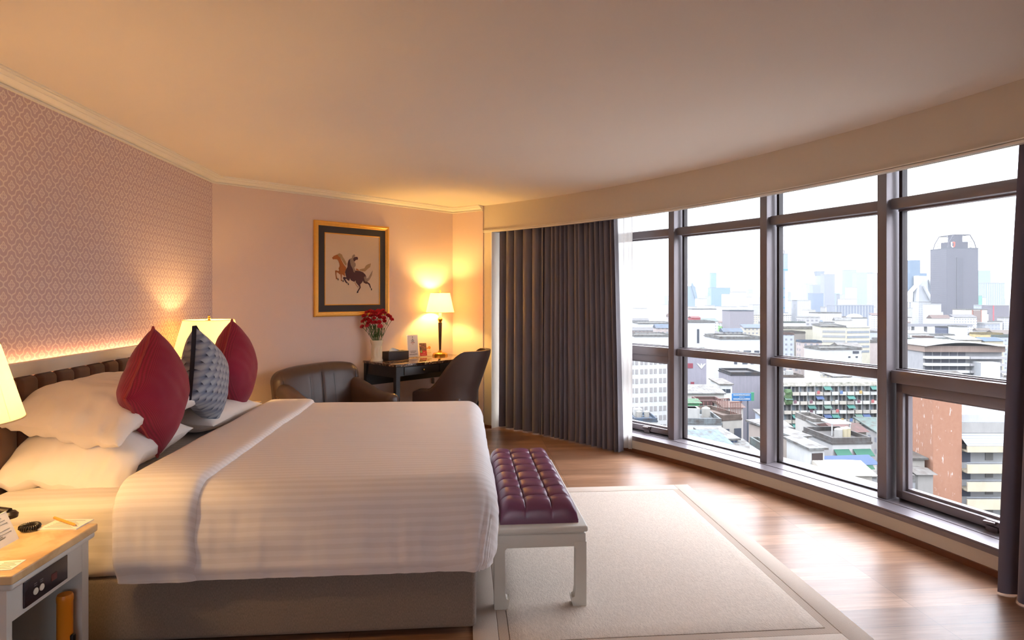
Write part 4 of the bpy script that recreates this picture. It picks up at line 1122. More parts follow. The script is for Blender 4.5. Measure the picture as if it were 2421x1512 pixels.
t, w, H, d = block('white_block', 'large white block with scattered windows in front of the second post', 1702, 1800, 801, 250, cmat((252,252,252)), WHT, 20)
windows(t, [w*(-.5+x) for x in (.38,.44,.60,.66,.72,.86,.92)], [H-6.2], 1.0, 1.5, DK2)
windows(t, [w*(-.5+x) for x in (.38,.58,.63,.78)], [H-10.2], 1.2, 1.6, DK2)
windows(t, [w*(-.5+x) for x in (.46,.64,.68,.86)], [H-15.4], 1.1, 1.6, DK2)
t, w, H, d = block('grey_block', 'mauve grey block with a white forked emblem and red panels, second bay', 1612, 1670, 838, 230, cmat((190,184,196)), DK2, 18)
em_ = MB(); ex, ez = w*(.5)-1.9, H-4.4
for sx in (-1,1): em_.prism([(ex,ez-.9),(ex+sx*.5,ez-.4),(ex+sx*1.75,ez+1.1),(ex+sx*.95,ez+1.0),(ex+sx*.3,ez+.3),(ex,ez+.1)], .02, .14, Euler((PI/2,0,0)).to_matrix().to_4x4())
em_.prism([(ex-.3,ez+.2),(ex+.3,ez+.2),(ex+.22,ez+1.1),(ex-.22,ez+1.1)], .02, .14, Euler((PI/2,0,0)).to_matrix().to_4x4())
obj('emblem', em_, WHT, t, ang=0)
obj('red_panel', MB().box(-w*.33,-w*.05,-.15,.05,H-5,H-3.2), cmat((176,80,96)), t, ang=0); obj('red_panel', MB().box(-w*.14,0,-.15,.05,H-11.3,H-10.2), cmat((176,80,96)), t, ang=0)
block('grey_block', 'plain mauve grey wall block under the large white block, second bay', 1728, 1800, 887, 205, facade((178,172,182),(160,154,166),1.2,60,.12,.98,mode='fins'), DK2, 12)
t, w, H, d = block('white_house', 'small white house with two dark windows above the blue billboard', 1702, 1731, 909, 185, WHT, cmat((226,218,208)), 9, roof='shed')
windows(t, [-w*.22, w*.18], [H-2.4], 1.3, 1.1, DK); windows(t, [-w*.22, w*.18], [H-5.0], 1.0, .8, DK2)
block('long_shed', 'long white roofed shed above the green netting, second bay', 1618, 1712, 931, 165, cmat((236,230,220)), WHT, 7, roof='shed')
# billboard: blue board with rows of white lettering, on posts
t, w = site('billboard', 'blue billboard with rows of white lettering between rooftops, second bay', 'billboard', 1731, 1776, 150)
z0, z1 = zy(947,150)-GZ, zy(930,150)-GZ
obj('board', MB().box(-w/2,w/2,0,.3,z0,z1), cmat((70,140,205)), t, ang=0)
obj('edge', MB().box(w/2-.0,w/2+.7,.0,.3,z0,z1+.3), cmat((80,170,130)), t, ang=0)
mk = MB()
for row, (zz, hh2, a, b) in enumerate(((.74,.17,-.43,.43),(.50,.07,-.12,.14),(.18,.17,-.43,.40))):
    r_ = random.Random(row); x = a*w
    while x < b*w: wd = .05+.10*r_.random(); mk.box(x,x+wd,-.06,0,z0+(z1-z0)*zz,z0+(z1-z0)*(zz+hh2*(.7+.3*r_.random()))); x += wd+.06
obj('lettering', mk, WHT, t, ang=0)
for x in (-w*.35,0,w*.35): obj('post', MB().box(x-.12,x+.12,.3,.55,0,z1-.1), DK2, t, ang=0)
t, w, H, d = block('site_building', 'building site wrapped in green netting under a rusty frame, second bay', 1653, 1711, 957, 145, cmat((90,176,158)), cmat((196,140,134)), 6)
for i in range(7): obj('scaffold_pole', MB().box(-w/2+w*i/6-.06,-w/2+w*i/6+.06,-.35,-.23,0,H+.8), cmat((186,130,124)), t, ang=0)
obj('netting', MB().box(-w/2+.05,w/2-.05,-.22,-.1,H-4.8,H-.9), cmat((70,178,152)), t, ang=0)
block('green_shed', 'light green tarpaulin shed left of the building site, second bay', 1622, 1654, 952, 142, cmat((120,196,140)), cmat((140,206,150)), 6, roof='gable')
block('rust_roof_house', 'house with a rusty brown ribbed roof right of the green netting', 1712, 1757, 962, 138, cmat((224,214,206)), cmat((198,150,132)), 8, roof='gable')
t, w, H, d = block('white_house', 'white house with two small windows at the bottom of the second bay', 1617, 1705, 1003, 112, cmat((252,252,250)), cmat((222,232,236)), 9, -4)
windows(t, [-w*.26, w*.0], [H-6.2], 1.5, 1.3, DK2); clutter(t, w, H, d, 4, 3)
t, w, H, d = block('concrete_house', 'stained concrete four storey house with a caged roof terrace, second bay', 1706, 1757, 993, 118, cmat((226,218,206)), cmat((214,184,166)), 10, 16)
windows(t, [-w*.36, w*.28], [H-3.6, H-7.4, H-11.0], 1.5, 2.0, DK2); windows(t, [3,6.5], [H-3.4, H-7.2], 1.4, 1.8, DK2, x_on_side=w/2)
mb = MB()
for i in range(7):
    mb.box(-.2+i*w*.09,-.1+i*w*.09,.3,.4,H+1,H+3.4); mb.box(-.2+i*w*.09,-.1+i*w*.09,4.4,4.5,H+1,H+3.4)
mb.box(-.3,w*.6,.3,.4,H+3.3,H+3.45).box(-.3,w*.6,4.4,4.5,H+3.3,H+3.45).box(-.3,w*.6,.3,.4,H+2.1,H+2.2)
obj('roof_cage', mb, cmat((150,104,92)), t, ang=0)
for k in (4.4, 8.6): obj('ledge', MB().box(-w/2-.2,w/2+.2,-.5,0,H-k-.1,H-k+.15), cmat((190,182,170)), t, ang=0)
t, w, H, d = block('glazed_terrace', 'low house with a blue glazed roof terrace, bottom of the second bay', 1684, 1745, 1040, 98, cmat((206,218,236)), WHT, 6, 8, roof='shed')
for i in range(8): obj('glazing_bar', MB().box(-w/2+w*i/7-.05,-w/2+w*i/7+.05,-.08,.02,H-1.8,H), WHT, t, ang=0)
obj('glazing', MB().box(-w/2,w/2,-.04,.0,H-1.7,H-.1), cmat((150,166,206)), t, ang=0)
block('white_roof_house', 'white sloping roof cut off by the sill beside the second post', 1742, 1800, 1078, 92, cmat((240,234,226)), WHT, 8, roof='shed')
block('blue_roof_house', 'pale blue metal roof along the sill, second bay', 1640, 1730, 1056, 90, cmat((226,232,236)), cmat((196,226,236)), 7, roof='shed')

# --- bay three
t, w, H, d = block('skyscraper', 'tall tower under construction with blue bands beside the second post', 1836, 1863, 600, 1250, facade((186,198,214),(160,178,200),3,3.5,.6,.6), None, 24)
for y in (637,681,702,727): obj('blue_band', MB().box(-w/2-.2,w/2+.2,-.3,0,zy(y,1250)-GZ-1.5,zy(y,1250)-GZ+1.0), cmat((90,190,220)), t, ang=0)
obj('lift_shaft', MB().box(w*.22,w*.47,-1.2,0,20,zy(641,1250)-GZ), cmat((240,240,242)), t, ang=0)
obj('crane', MB().box(w*.2,w*.3,4,5,H,H+8).box(-w*.1,w*.42,4,5,H+7,H+8), cmat((170,170,176)), t, ang=0)
t, w, H, d = block('tower', 'grey tower with a flared dark crown, third window bay', 1933, 1947, 652, 2300, facade((190,196,206),(160,172,186),3,3.6), None, 20)
obj('crown', MB().add([(-w*.5,0,H),(w*.5,0,H),(w*.5,20,H),(-w*.5,20,H),(-w*.7,-1,H+18),(w*.7,-1,H+18),(w*.7,21,H+18),(-w*.7,21,H+18)], [(0,3,2,1),(4,5,6,7),(0,1,5,4),(1,2,6,5),(2,3,7,6),(3,0,4,7)]), cmat((150,160,178)), t, ang=0)
for px0, px1, y, D, c, g, lb, md in (
    (1949,1974,648,1900,(174,176,192),(150,152,172),'mauve grey tower right of the flared crown tower','fins'),
    (1922,1948,673,2100,(180,186,200),(146,156,178),'grey blue slab below the flared crown tower','fins'),
    (1907,1922,670,2300,(200,206,214),(176,186,198),'pale grey stepped slab, upper left of the third bay','grid'),
    (1893,1908,676,2500,(208,212,218),(184,192,202),'palest stepped slab at the left end of the cluster, third bay','grid'),
    (1920,1947,693,1700,(150,166,190),(120,140,172),'dark blue glass block in front of the grey slabs, third bay','grid'),
    (2000,2025,638,2000,(186,198,210),(160,182,200),'pale blue glass tower with a slanted top, third bay','grid'),
    (2026,2066,644,1700,(200,208,214),(166,206,214),'wide pale teal glass tower near the third post','grid'),
    (2063,2078,646,1500,(226,222,226),(176,168,178),'white tower with close dark bands touching the third post','bands'),
    (1976,1986,693,2200,(170,192,224),(130,160,206),'small bright blue block behind the dark hall, third bay','grid'),
    (1986,2011,696,1900,(214,216,222),(176,182,194),'pale block with a dark flat top, third bay','grid'),
    (2010,2026,679,1600,(244,244,246),(206,208,216),'white block with a slanted top beside the teal glass tower','bands'),
    (1993,2026,707,1500,(246,246,246),(214,216,222),'low white block in front of the slanted white one','grid'),
    (1871,1884,711,1300,(250,250,250),(216,216,222),'left one of two white blocks near the banded construction tower','grid'),
    (1885,1917,710,1250,(246,246,248),(178,180,190),'wider of the two white blocks near the banded construction tower','grid'),
    (1863,1869,690,1700,(196,198,206),(170,176,188),'thin grey tower touching the banded construction tower','grid'),
    (1872,1886,686,3800,(214,220,226),(190,200,210),'very faint twin tower far behind the white blocks, third bay','grid')):
    block('city_tower', lb, px0, px1, y, D, facade(c, g, 4, 3.5, .55, .5, mode=md), None, 24)
t, w, H, d = block('dark_hall', 'long dark grey hall with white columns, third bay', 1976, 2066, 722, 1050, facade((206,208,216),(134,140,156),5,80,.7,.98,mode='fins'), cmat((190,192,200)), 30)
t, w, H, d = block('white_hall', 'white domed building right of the cluster, third bay', 2012, 2050, 752, 720, cmat((244,244,246)), WHT, 20)
obj('dome', MB().lathe([(9,0),(8.6,1.6),(7,3.2),(4,4.4),(0,4.9)], 24, T(0,10,H+.3)), cmat((216,220,228)), t)
block('old_hall', 'white colonnaded old block with a stepped roof, third bay', 1934, 1990, 740, 780, facade((244,240,238),(200,192,192),3,20,.45,.6), WHT, 24)
block('low_block', 'dark mixed rooftop row left of the colonnaded block, third bay', 1902, 1938, 750, 700, facade((226,222,220),(150,146,150),5,4), None, 20)
t, w, H, d = block('cream_office', 'cream office building with strip windows wrapping its corner, third bay', 1945, 1998, 773, 390, CRM, WHT, 30, -16)
for k in range(5):
    z = H-2.6-3.1*k; obj('strip_window', MB().box(-w/2+.6,w/2-.6,-.12,.05,z-.9,z+.5), cmat((196,196,196)), t, ang=0)
wx = T(w/2+.02, .2, 0, rad(28)); ww = 17.5
obj('wing', MB().box(0,ww,0,10,0,H-.2,wx), CRM, t, ang=0); obj('wing_roof', MB().box(0,ww+.3,-.3,10,H-.2,H+.4,wx), WHT, t, ang=0)
for k in range(5):
    z = H-2.9-3.1*k; obj('strip_window', MB().box(.6,ww-.6,-.12,.05,z-.9,z+.5,wx), cmat((176,182,190)), t, ang=0)
block('cream_hall', 'long cream windowless hall left of the cream office', 1834, 1942, 777, 430, CRM, cmat((244,238,224)), 14)
block('stone_block', 'old brown grey stone block in front of the cream hall, third bay', 1848, 1907, 787, 400, cmat((176,166,156)), cmat((168,160,150)), 14, 10)
t, w, H, d = block('white_block', 'white building with small dark windows under the cream office', 1938, 2040, 826, 300, WHT, WHT, 14, 6)
windows(t, [w*.20,w*.38], [H-4.0,H-8.0], 1.1, .7, DK); windows(t, [w*.36], [H-2.0], 3.2, 1.2, DK2)
block('pavilion', 'dark red upturned temple roof peeping out at the second post', 1828, 1878, 905, 215, cmat((150,82,92)), cmat((110,112,130)), 9, roof='gable')
# the balcony apartment block
t, w = site('apartment_block', 'weathered apartment block with rows of balconies and turquoise awnings', 'apartment block', 1849, 2096, 183, 3)
H = zy(912,183)-GZ; d = 14
obj('walls', MB().box(-w/2,w/2,1.3,d,0,H), cmat((236,232,226)), t, ang=0)
obj('roof', MB().box(-w/2-.3,w/2+.3,-.2,d,H,H+.5).box(-w/2,w/2,0,.3,H+.5,H+1.2), (lambda n: n.pbr(n.ramp(n.noise(n.coord(), .8, 5, .7), [(.35, cl((150,150,128))), (.5, cl((214,206,190))), (.62, cl((236,230,218)))]), .9))(NT('patchy roof')), t, ang=0)
NC, NS = 13, 8; cw = w/NC; sh = 2.75
pier = MB().box(-.14,.14,-.1,1.4,0,H).mesh('pier', 0); pier.materials.append(cmat((176,174,172)))
lm = []
for c in ((214,120,120),(240,240,244),(120,150,200),(226,190,120),(150,110,120)):
    me = MB().sheet(lambda u, v: (-.45+.9*u, -.62-.04*sin(6*u), .95*v), 6, 1, lambda u, v: (0,.03,0)).mesh('laundry', 0); me.materials.append(cmat(c)); lm.append(me)
for i in range(NC+1): obj('pier', pier, None, t, (-w/2+i*cw, 0, 0))
rb_ = random.Random(11); bmats = [cmat((236,230,218)), cmat((226,216,200)), cmat((244,242,236)), cmat((206,200,190))]
bal = []
for m_ in bmats:
    me = MB().box(-cw/2+.16,cw/2-.16,-.55,.0,0,.95).box(-cw/2+.16,cw/2-.16,0,1.3,-.12,0).mesh('balcony', 0); me.materials.append(m_); bal.append(me)
gm = []
for c in ((126,130,142),(156,162,172),(180,192,204),(206,222,230)):
    me = MB().box(-cw*.30,cw*.16,-.02,.1,0,1.7).mesh('balcony_opening', 0); me.materials.append(cmat(c)); gm.append(me)
awm = []
for c in ((104,186,170),(96,168,152),(110,136,190),(150,190,170)):
    me = MB().add([(-cw/2+.1,-.1,.9),(cw/2-.1,-.1,.9),(cw/2-.1,-1.3,0),(-cw/2+.1,-1.3,0),(-cw/2+.1,-.1,.95),(cw/2-.1,-.1,.95),(cw/2-.1,-1.3,.05),(-cw/2+.1,-1.3,.05)], [(0,3,2,1),(4,5,6,7),(0,1,5,4),(1,2,6,5),(2,3,7,6),(3,0,4,7)]).mesh('awning', 0); me.materials.append(cmat(c, k=.13)); awm.append(me)
for f_ in range(NS):
    for i in range(NC):
        x = -w/2+(i+.5)*cw; z = H-sh*(f_+1)
        obj('balcony', bal[rb_.randrange(4)], None, t, (x, 0, z+.1))
        if f_ < 7: obj('balcony_opening', gm[min(3, int(rb_.random()*5))], None, t, (x+(rb_.random()-.5)*.6, 1.25, z+.75))
        if rb_.random() < .3: obj('laundry', lm[rb_.randrange(5)], None, t, (x+(rb_.random()-.5)*1.2, 0, z+.5))
        if rb_.random() < .2: obj('awning', awm[rb_.randrange(4)], None, t, (x, 0, z+1.75))
obj('climbing_plant', MB().rbox(-w/2+.2,-w/2+2.4,-1.0,.2,H-5.5,H-.8,.6,3,(4,3,8),lambda p: p+Vector((.4*nz(p.x,p.y,p.z,1.3),.3*nz(p.z,p.x,p.y,1.5),.3*nz(p.y,p.z,p.x,1.7)))), cmat((104,136,84), k=.2), t)
# nearer houses under it
t, w, H, d = block('pale_blue_house', 'pale blue house with a white sloping roof at the left of the third bay', 1838, 1868, 1012, 100, cmat((214,226,244)), WHT, 14, -8, roof='shed')
windows(t, [w*.12], [H-4.6,H-7.5], 1.0, 1.2, cmat((120,140,176)))
t, w, H, d = block('lattice_house', 'brown latticed house with a white roof between pale blue and white houses', 1875, 1914, 1034, 92, cmat((206,190,178)), WHT, 11, 14, roof='shed')
for k in range(6): obj('lattice_rail', MB().box(-w/2+.1,w/2-.1,-.1,.02,H-.5-.55*k,H-.32-.55*k), cmat((156,124,112)), t, ang=0)
obj('green_awning', MB().box(-w/2,w/2,-1,.0,H-5.9,H-5.5), GRN, t, ang=0)
t, w, H, d = block('terrace_house', 'white house with an open dark roof terrace, lower middle of the third bay', 1914, 1950, 1062, 84, WHT, WHT, 5.5, 8, roof='shed')
obj('terrace_opening', MB().box(-w/2+.25,w/2-.25,-.1,.05,H-1.9,H-.5), cmat((92,76,72)), t, ang=0)
windows(t, [1.6,3.6,5.6], [H-1.7], 1.0, 1.1, cmat((104,84,80)), x_on_side=w/2)
t, w, H, d = block('awning_house', 'grey white house with two pairs of green awnings and roof tanks', 1966, 2062, 1049, 104, cmat((232,228,224)), cmat((196,190,186)), 9, 4)
for x0, x1 in ((-.47,-.08),(.02,.47)):
    for k, c in ((.9,GRN),(3.1,cmat((110,176,140) if x0 > 0 else (64,140,116), k=.13))):
        obj('green_awning', MB().add([(w*x0,-.05,H-k),(w*x1,-.05,H-k),(w*x1,-1.3,H-k-.9),(w*x0,-1.3,H-k-.9),(w*x0,-.05,H-k+.06),(w*x1,-.05,H-k+.06),(w*x1,-1.3,H-k-.84),(w*x0,-1.3,H-k-.84)], [(0,3,2,1),(4,5,6,7),(0,1,5,4),(1,2,6,5),(2,3,7,6),(3,0,4,7)]), c, t, ang=0)
for x in (-.1,.08,.2): obj('water_tank', MB().lathe([(.65,0),(.65,1.6),(.15,1.85)], 14, T(w*x,3+x*3,H+.35)), cmat((236,222,184) if x > 0 else (216,212,204)), t)
obj('roof_canopy', MB().box(-w*.1,w*.42,4.6,8,H+2.4,H+2.6).box(-w*.09,-w*.07,4.7,4.9,H,H+2.4).box(w*.39,w*.41,4.7,4.9,H,H+2.4), WHT, t, ang=0)
windows(t, [-w*.3,-w*.2,w*.15,w*.3], [H-2.8], 1.0, .7, DK2)
t, w, H, d = block('arcade_house', 'small ornate white house with round arches under the apartment block', 1921, 1958, 1002, 132, cmat((236,230,222)), cmat((240,232,222)), 8)
for i in range(3): obj('arch_opening', MB().box(-w*.34+i*w*.27,-w*.18+i*w*.27,-.1,.05,H-2.4,H-1.2).lathe([(w*.08,-.05),(w*.08,.1)], 16, T(-w*.26+i*w*.27,0,H-1.2,rx=PI/2)), DK2, t, ang=0)
block('red_roof_house', 'long low house with a brownish red roof behind the green awnings', 1978, 2048, 1020, 122, cmat((236,226,212)), cmat((196,140,132)), 7, roof='gable')
block('white_roof_house', 'white roofed house right of the arches, third bay', 1955, 1986, 1018, 126, cmat((240,238,236)), WHT, 8, roof='shed')
t, w = site('market_awning', 'long blue awning strip above the tiled roof, third bay', 'awning', 1955, 2085, 88, 6)
z = zy(1100,88)-GZ; obj('canvas', MB().add([(-w/2,0,z),(w/2,0,z),(w/2,2.4,z+.8),(-w/2,2.4,z+.8),(-w/2,0,z+.06),(w/2,0,z+.06),(w/2,2.4,z+.86),(-w/2,2.4,z+.86)], [(0,3,2,1),(4,5,6,7),(0,1,5,4),(1,2,6,5),(2,3,7,6),(3,0,4,7)]), BLU, t, ang=0)
for x in (-w*.48,-w*.15,w*.15,w*.48): obj('post', MB().box(x-.06,x+.06,.05,.15,0,z), DK2, t, ang=0)
block('tiled_roof_house', 'broad tiled grey beige roof along the sill, third bay', 1962, 2062, 1122, 80, cmat((216,208,196)), (lambda n: n.pbr(n.mix(n.math('LESS_THAN', n.math('FRACT', n.math('MULTIPLY', n.sep(n.coord())[0], 2.6)), .3), cl((222,212,196)), cl((178,168,154))), .9))(NT('ribbed tiles')), 7, roof='gable')
t, w, H, d = block('white_house', 'tall narrow white house with a domed tank, bottom left of the third bay', 1826, 1850, 1082, 84, cmat((250,248,246)), cmat((180,196,190)), 8)

# --- bay four
DKT = facade((120,114,126),(84,80,96),3.4,3.6,.78,.55)
t, w, H, d = block('skyscraper', 'dark grey skyscraper with an open crown and red white emblem', 2238, 2313, 587, 1080, DKT, DK2, 42, cat='skyscraper')
obj('recess', MB().box(-w*.19,w*.02,-1.0,.5,26,H-16), facade((104,98,112),(74,70,86),4.2,80,.5,.98,mode='fins'), t, ang=0)
hc = zy(553,1080)-GZ; hm = zy(570,1080)-GZ
obj('crown_block', MB().box(-w*.28,w*.28,8,32,H,hm).box(-w*.08,w*.13,10,30,hm,hc), cmat((104,98,112)), t, ang=0)
mb = MB()
for sx in (-1,1):
    for yy in (2,38):
        mb.tube([(sx*w*.46,yy,H),(sx*w*.40,yy,H+11),(sx*w*.26,yy,hc-1)], 1.0, 4)
        for k in range(4): mb.tube([(sx*w*(.45-.05*k),yy,H+5.5*k),(sx*w*.24,yy,H+5.5*k+2)], .5, 4)
    mb.tube([(sx*w*.26,2,hc-1),(sx*w*.26,38,hc-1)], .9, 4)
for yy in (2,38): mb.tube([(-w*.26,yy,hc-1),(w*.26,yy,hc-1)], 1.0, 4)
obj('crown_truss', mb, cmat((112,106,116)), t, ang=0)
lx, lz = -w*.20, (H+hm)/2+1
mb = MB(); pr = [(-3.4,5),(-3.4,-1.5),(-2.2,-4.2),(0,-5.2)]
mb.prism([(-3.4,5),(-1.6,5),(-1.6,-1.6),(-.9,-3),(0,-3.4),(0,-5.2),(-2.2,-4.2),(-3.4,-1.6)], -.6, -.1, T(lx,7.4,lz) @ Euler((PI/2,0,0)).to_matrix().to_4x4())
obj('emblem_white', mb, cmat((250,250,250), k=.9), t, ang=0)
mb = MB().prism([(-.6,5),(3.6,5),(3.6,-1.6),(2.4,-4.2),(0,-5.2),(0,-3.4),(1.2,-2.6),(1.6,-1.4),(1.6,3.2),(-.6,3.4)], -.6, -.1, T(lx,7.4,lz) @ Euler((PI/2,0,0)).to_matrix().to_4x4())
obj('emblem_red', mb, cmat((236,64,40), k=.9), t, ang=0)
# the tower with two sloping white edged legs
t, w = site('sloped_tower', 'blue grey tower behind white sloping legs like an open letter A', 'skyscraper', 2147, 2232, 1250)
D_ = 1250
def X_(px): return (px-2189.5)*D_/1450
def Z_(y): return zy(y, D_)-GZ
obj('glass_core', MB().box(X_(2149),X_(2196),6,36,0,Z_(645)).box(X_(2158),X_(2182),8,34,Z_(645),Z_(614)), facade((136,160,184),(100,128,158),4,3.6,.8,.6), t, ang=0)
EX = Euler((PI/2,0,0)).to_matrix().to_4x4()
obj('pale_front', MB().prism([(X_(p),Z_(y)) for p, y in ((2166,745),(2166,675),(2164,652),(2192,652),(2192,675),(2200,745))], -6, 2, EX), facade((236,236,240),(190,196,208),3,3.6,.5,.5), t, ang=0)
obj('dark_slope', MB().prism([(X_(p),Z_(y)) for p, y in ((2193,660),(2226,724),(2226,748),(2200,748),(2193,700))], -5, -2, EX), facade((176,186,200),(130,146,168),4,3.6,.8,.7), t, ang=0)
mb = MB()
def ribbon(pts, wd, z0, z1):
    for (a, b), (c, e) in zip(pts, pts[1:]): mb.prism([(X_(a)-wd,Z_(b)),(X_(a)+wd,Z_(b)),(X_(c)+wd,Z_(e)),(X_(c)-wd,Z_(e))], z0, z1, EX)
ribbon([(2173,655),(2170,668),(2150,690),(2148,748)], 1.5, -4, 9); ribbon([(2196,660),(2230,724),(2230,748)], 1.7, -4, 9); ribbon([(2180,676),(2201,715),(2207,748)], 1.2, -3, 9); ribbon([(2164,652),(2164,750)], 1.0, -3, 9)
obj('white_edge', mb, cmat((250,250,252), k=.6), t, ang=0)
for px0, px1, y, D, c, g, lb, md in (
    (2150,2172,715,1150,(252,252,252),(190,190,196),'left white block with small square windows below the sloping legs','grid'),
    (2172,2207,714,1120,(252,252,252),(186,186,194),'wider white block with small square windows below the sloping legs','grid'),
    (2208,2230,738,1050,(246,246,246),(210,212,216),'low white block right of the square windowed blocks','grid'),
    (2313,2342,640,1600,(186,214,218),(150,196,206),'stepped teal glass tower right of the dark skyscraper','grid'),
    (2332,2376,669,1350,(226,230,238),(150,166,192),'pale tower with vertical blue glass strips by the plum curtain','fins'),
    (2343,2361,646,2100,(226,226,228),(200,204,210),'faint white tower top between teal tower and plum curtain','grid'),
    (2314,2322,699,1150,(150,220,196),(120,200,176),'thin green block at the foot of the dark skyscraper','grid'),
    (2322,2332,703,1200,(236,236,238),(190,192,200),'white block with grey bands beside the thin green block','bands'),
    (2211,2232,678,1900,(150,164,186),(120,136,164),'dark blue grey block between sloping legs and dark skyscraper','grid'),
    (2222,2239,699,1500,(226,214,216),(176,172,184),'pale block with a red edge left of the dark skyscraper','bands'),
    (2230,2240,718,1200,(240,240,240),(200,202,208),'narrow white block touching the dark skyscraper','grid'),
    (2327,2345.5,722,955,(196,206,220),(180,192,210),'plain pale blue block with a blank side, right bay','grid'),
    (2347,2386,722,930,(150,140,150),(110,104,118),'dark glazed block with a red corner strip by the plum curtain','grid'),
    (2329,2364,765,720,(206,208,214),(150,156,168),'low grey glazed block under the dark glazed one, right bay','grid'),
    (2131,2148,660,2100,(170,200,224),(140,180,214),'faint blue glass tower touching the third post, right bay','grid'),
    (2130,2146,706,1300,(226,226,230),(190,192,200),'pale block with fine rows of windows by the third post, right bay','bands')):
    tt = block('city_tower', lb, px0, px1, y, D, facade(c, g, 4, 3.5, .55, .5, mode=md), None, 22)
    if 'red corner' in lb: obj('red_strip', MB().box(-tt[1]/2,-tt[1]/2+2,-.4,0,0,tt[2]), cmat((226,96,110)), tt[0], ang=0)
t, w, H, d = block('cream_tower', 'cream building with a brown glazed middle, below the dark skyscraper', 2284, 2334, 732, 780, cmat((250,238,226)), WHT, 24)
obj('brown_glazing', MB().box(-w*.16,w*.18,-.5,.1,2,H-1), facade((176,150,140),(140,116,108),2.4,3.3,.7,.6), t, ang=0)
for x in (-.2,.2): obj('terracotta_edge', MB().box(w*x-.5,w*x+.5,-.7,.1,0,H), cmat((206,132,110)), t, ang=0)
block('dark_box', 'dark blue glass box building with a white stair side, right bay', 2239, 2268, 775, 560, facade((120,124,146),(84,90,116),3,3.2,.85,.8), DK2, 16)
block('white_block', 'white blank block touching the dark blue glass box, right bay', 2270, 2287, 773, 545, cmat((244,244,244)), WHT, 16)
t, w = site('flyover', 'elevated grey road crossing the right window bay', 'flyover', 2120, 2300, 640)
z = zy(768,640)-GZ
obj('deck', MB().box(-w/2,w/2,0,9,z-1.6,z).box(-w/2,w/2,0,.3,z,z+1).box(-w/2,w/2,8.7,9,z,z+1), cmat((176,174,180)), t, ang=0)
for i in range(6): obj('pier', MB().box(-w/2+w*(i+.5)/6-1,-w/2+w*(i+.5)/6+1,3.5,5.5,0,z-1.6), cmat((170,168,172)), t, ang=0)
t, w = site('parking_block', 'white building with open parking decks and a curved white roof', 'car park', 2192, 2376, 262, -2)
H = zy(832,262)-GZ; d = 22; NF = 6
obj('walls', MB().box(-w/2,w/2,2.2,d,0,H), cmat((206,204,206)), t, ang=0)
for k in range(NF):
    z = H-3.0*(k+1)
    obj('deck_slab', MB().box(-w/2,w*.04,-.3,2.3,z+.1,z+1.2), WHT, t, ang=0)
    for i in range(5): obj('deck_opening', MB().box(-w/2+.8+i*w*.106,-w/2+.8+i*w*.106+w*.085,2.0,2.25,z+1.25,z+2.8), cmat((122,122,134)), t, ang=0)
obj('slatted_storey', MB().box(-w/2-.5,w/2,.4,d,H,H+2.6), facade((196,170,154),(150,122,110),.7,60,.35,.98,mode='fins'), t, ang=0)
mb = MB().sheet(lambda u, v: (-w/2-1+(w+2)*u, -1.5+(d+2)*v, H+2.6+1.5*sin(PI*min(1,u*1.15))), 20, 2, lambda u, v: (0,0,.35)); obj('curved_roof', mb, WHT, t)
obj('lift_tower', MB().box(w*.10,w*.34,-4,2.2,0,H-4), cmat((244,246,248)), t, ang=0)
for k in range(4): obj('balcony_band', MB().box(w*.05,w*.5,-.2,2.2,H-2.9-3*k,H-1.9-3*k), cmat((214,210,210)), t, ang=0)
t, w, H, d = block('plain_block', 'pale turquoise flat roofed block above the parking decks, right bay', 2250, 2330, 806, 360, cmat((206,226,222)), cmat((222,234,230)), 16)
block('blue_roof_house', 'low hall with a blue roof near the plum curtain, right bay', 2328, 2372, 806, 340, cmat((236,226,196)), cmat((110,170,226)), 12, roof='gable')
block('yellow_hall', 'pale yellow arcaded low hall near the plum curtain, right bay', 2320, 2372, 790, 460, facade((250,226,160),(206,176,130),3,5,.5,.5), cmat((248,222,150)), 12)
# lower pane of the last bay
t, w = site('brick_flank', 'tall blank brick red side wall with white streaks, lower right pane', 'building', 2206, 2274, 100, 0)
n = NT('weathered brick'); co2 = n.coord(); X, Y, Z = n.sep(co2); f = n.noise(n.mapping(co2,(1,1,.12)), 3.2, 5, .7); f3 = n.noise(co2, .9, 3)
sp2 = n.math('GREATER_THAN', n.math('ADD', n.math('MULTIPLY', f, .7), n.math('MULTIPLY', f3, .4)), .66)
b = n.mix(n.noise(co2, 2, 4), cl((186,132,106), .26), cl((208,158,132), .26))
M_brick = n.pbr(n.mix(n.math('MULTIPLY', sp2, .6), b, cl((246,236,230), .3)), .9, 0, .1)
obj('walls', MB().box(-w/2,w/2,0,12,0,zy(915,100)-GZ), M_brick, t, ang=0)
t, w = site('terrace_block', 'cream banded apartment building with balconies beside the brick red wall', 'apartment block', 2274.5, 2405, 100.5, 0)
H = zy(1003,100.5)-GZ
obj('walls', MB().box(-w/2,w/2,1.2,12,0,H+1.4), cmat((236,236,236)), t, ang=0)
n = NT('corrugated sheet'); X, Y, Z = n.sep(n.coord()); f = n.math('SINE', n.math('MULTIPLY', X, 2*PI/.28))
M_corr = n.pbr(n.mix(n.math('MULTIPLY', n.math('ADD', f, 1), .5), cl((206,208,212), .1), cl((240,242,246), .1)), .6)
def slope(y0, z0, y1, z1, th=.08): return MB().add([(-w/2,y0,z0),(w/2,y0,z0),(w/2,y1,z1),(-w/2,y1,z1),(-w/2,y0,z0+th),(w/2,y0,z0+th),(w/2,y1,z1+th),(-w/2,y1,z1+th)], [(0,3,2,1),(4,5,6,7),(0,1,5,4),(1,2,6,5),(2,3,7,6),(3,0,4,7)])
obj('upper_roof', slope(1.0,H+.1,5,H+3.6), M_corr, t, ang=0)
obj('grey_band', MB().box(-w/2,w/2,.9,1.2,H-1.6,H+.1), cmat((206,202,198)), t, ang=0)
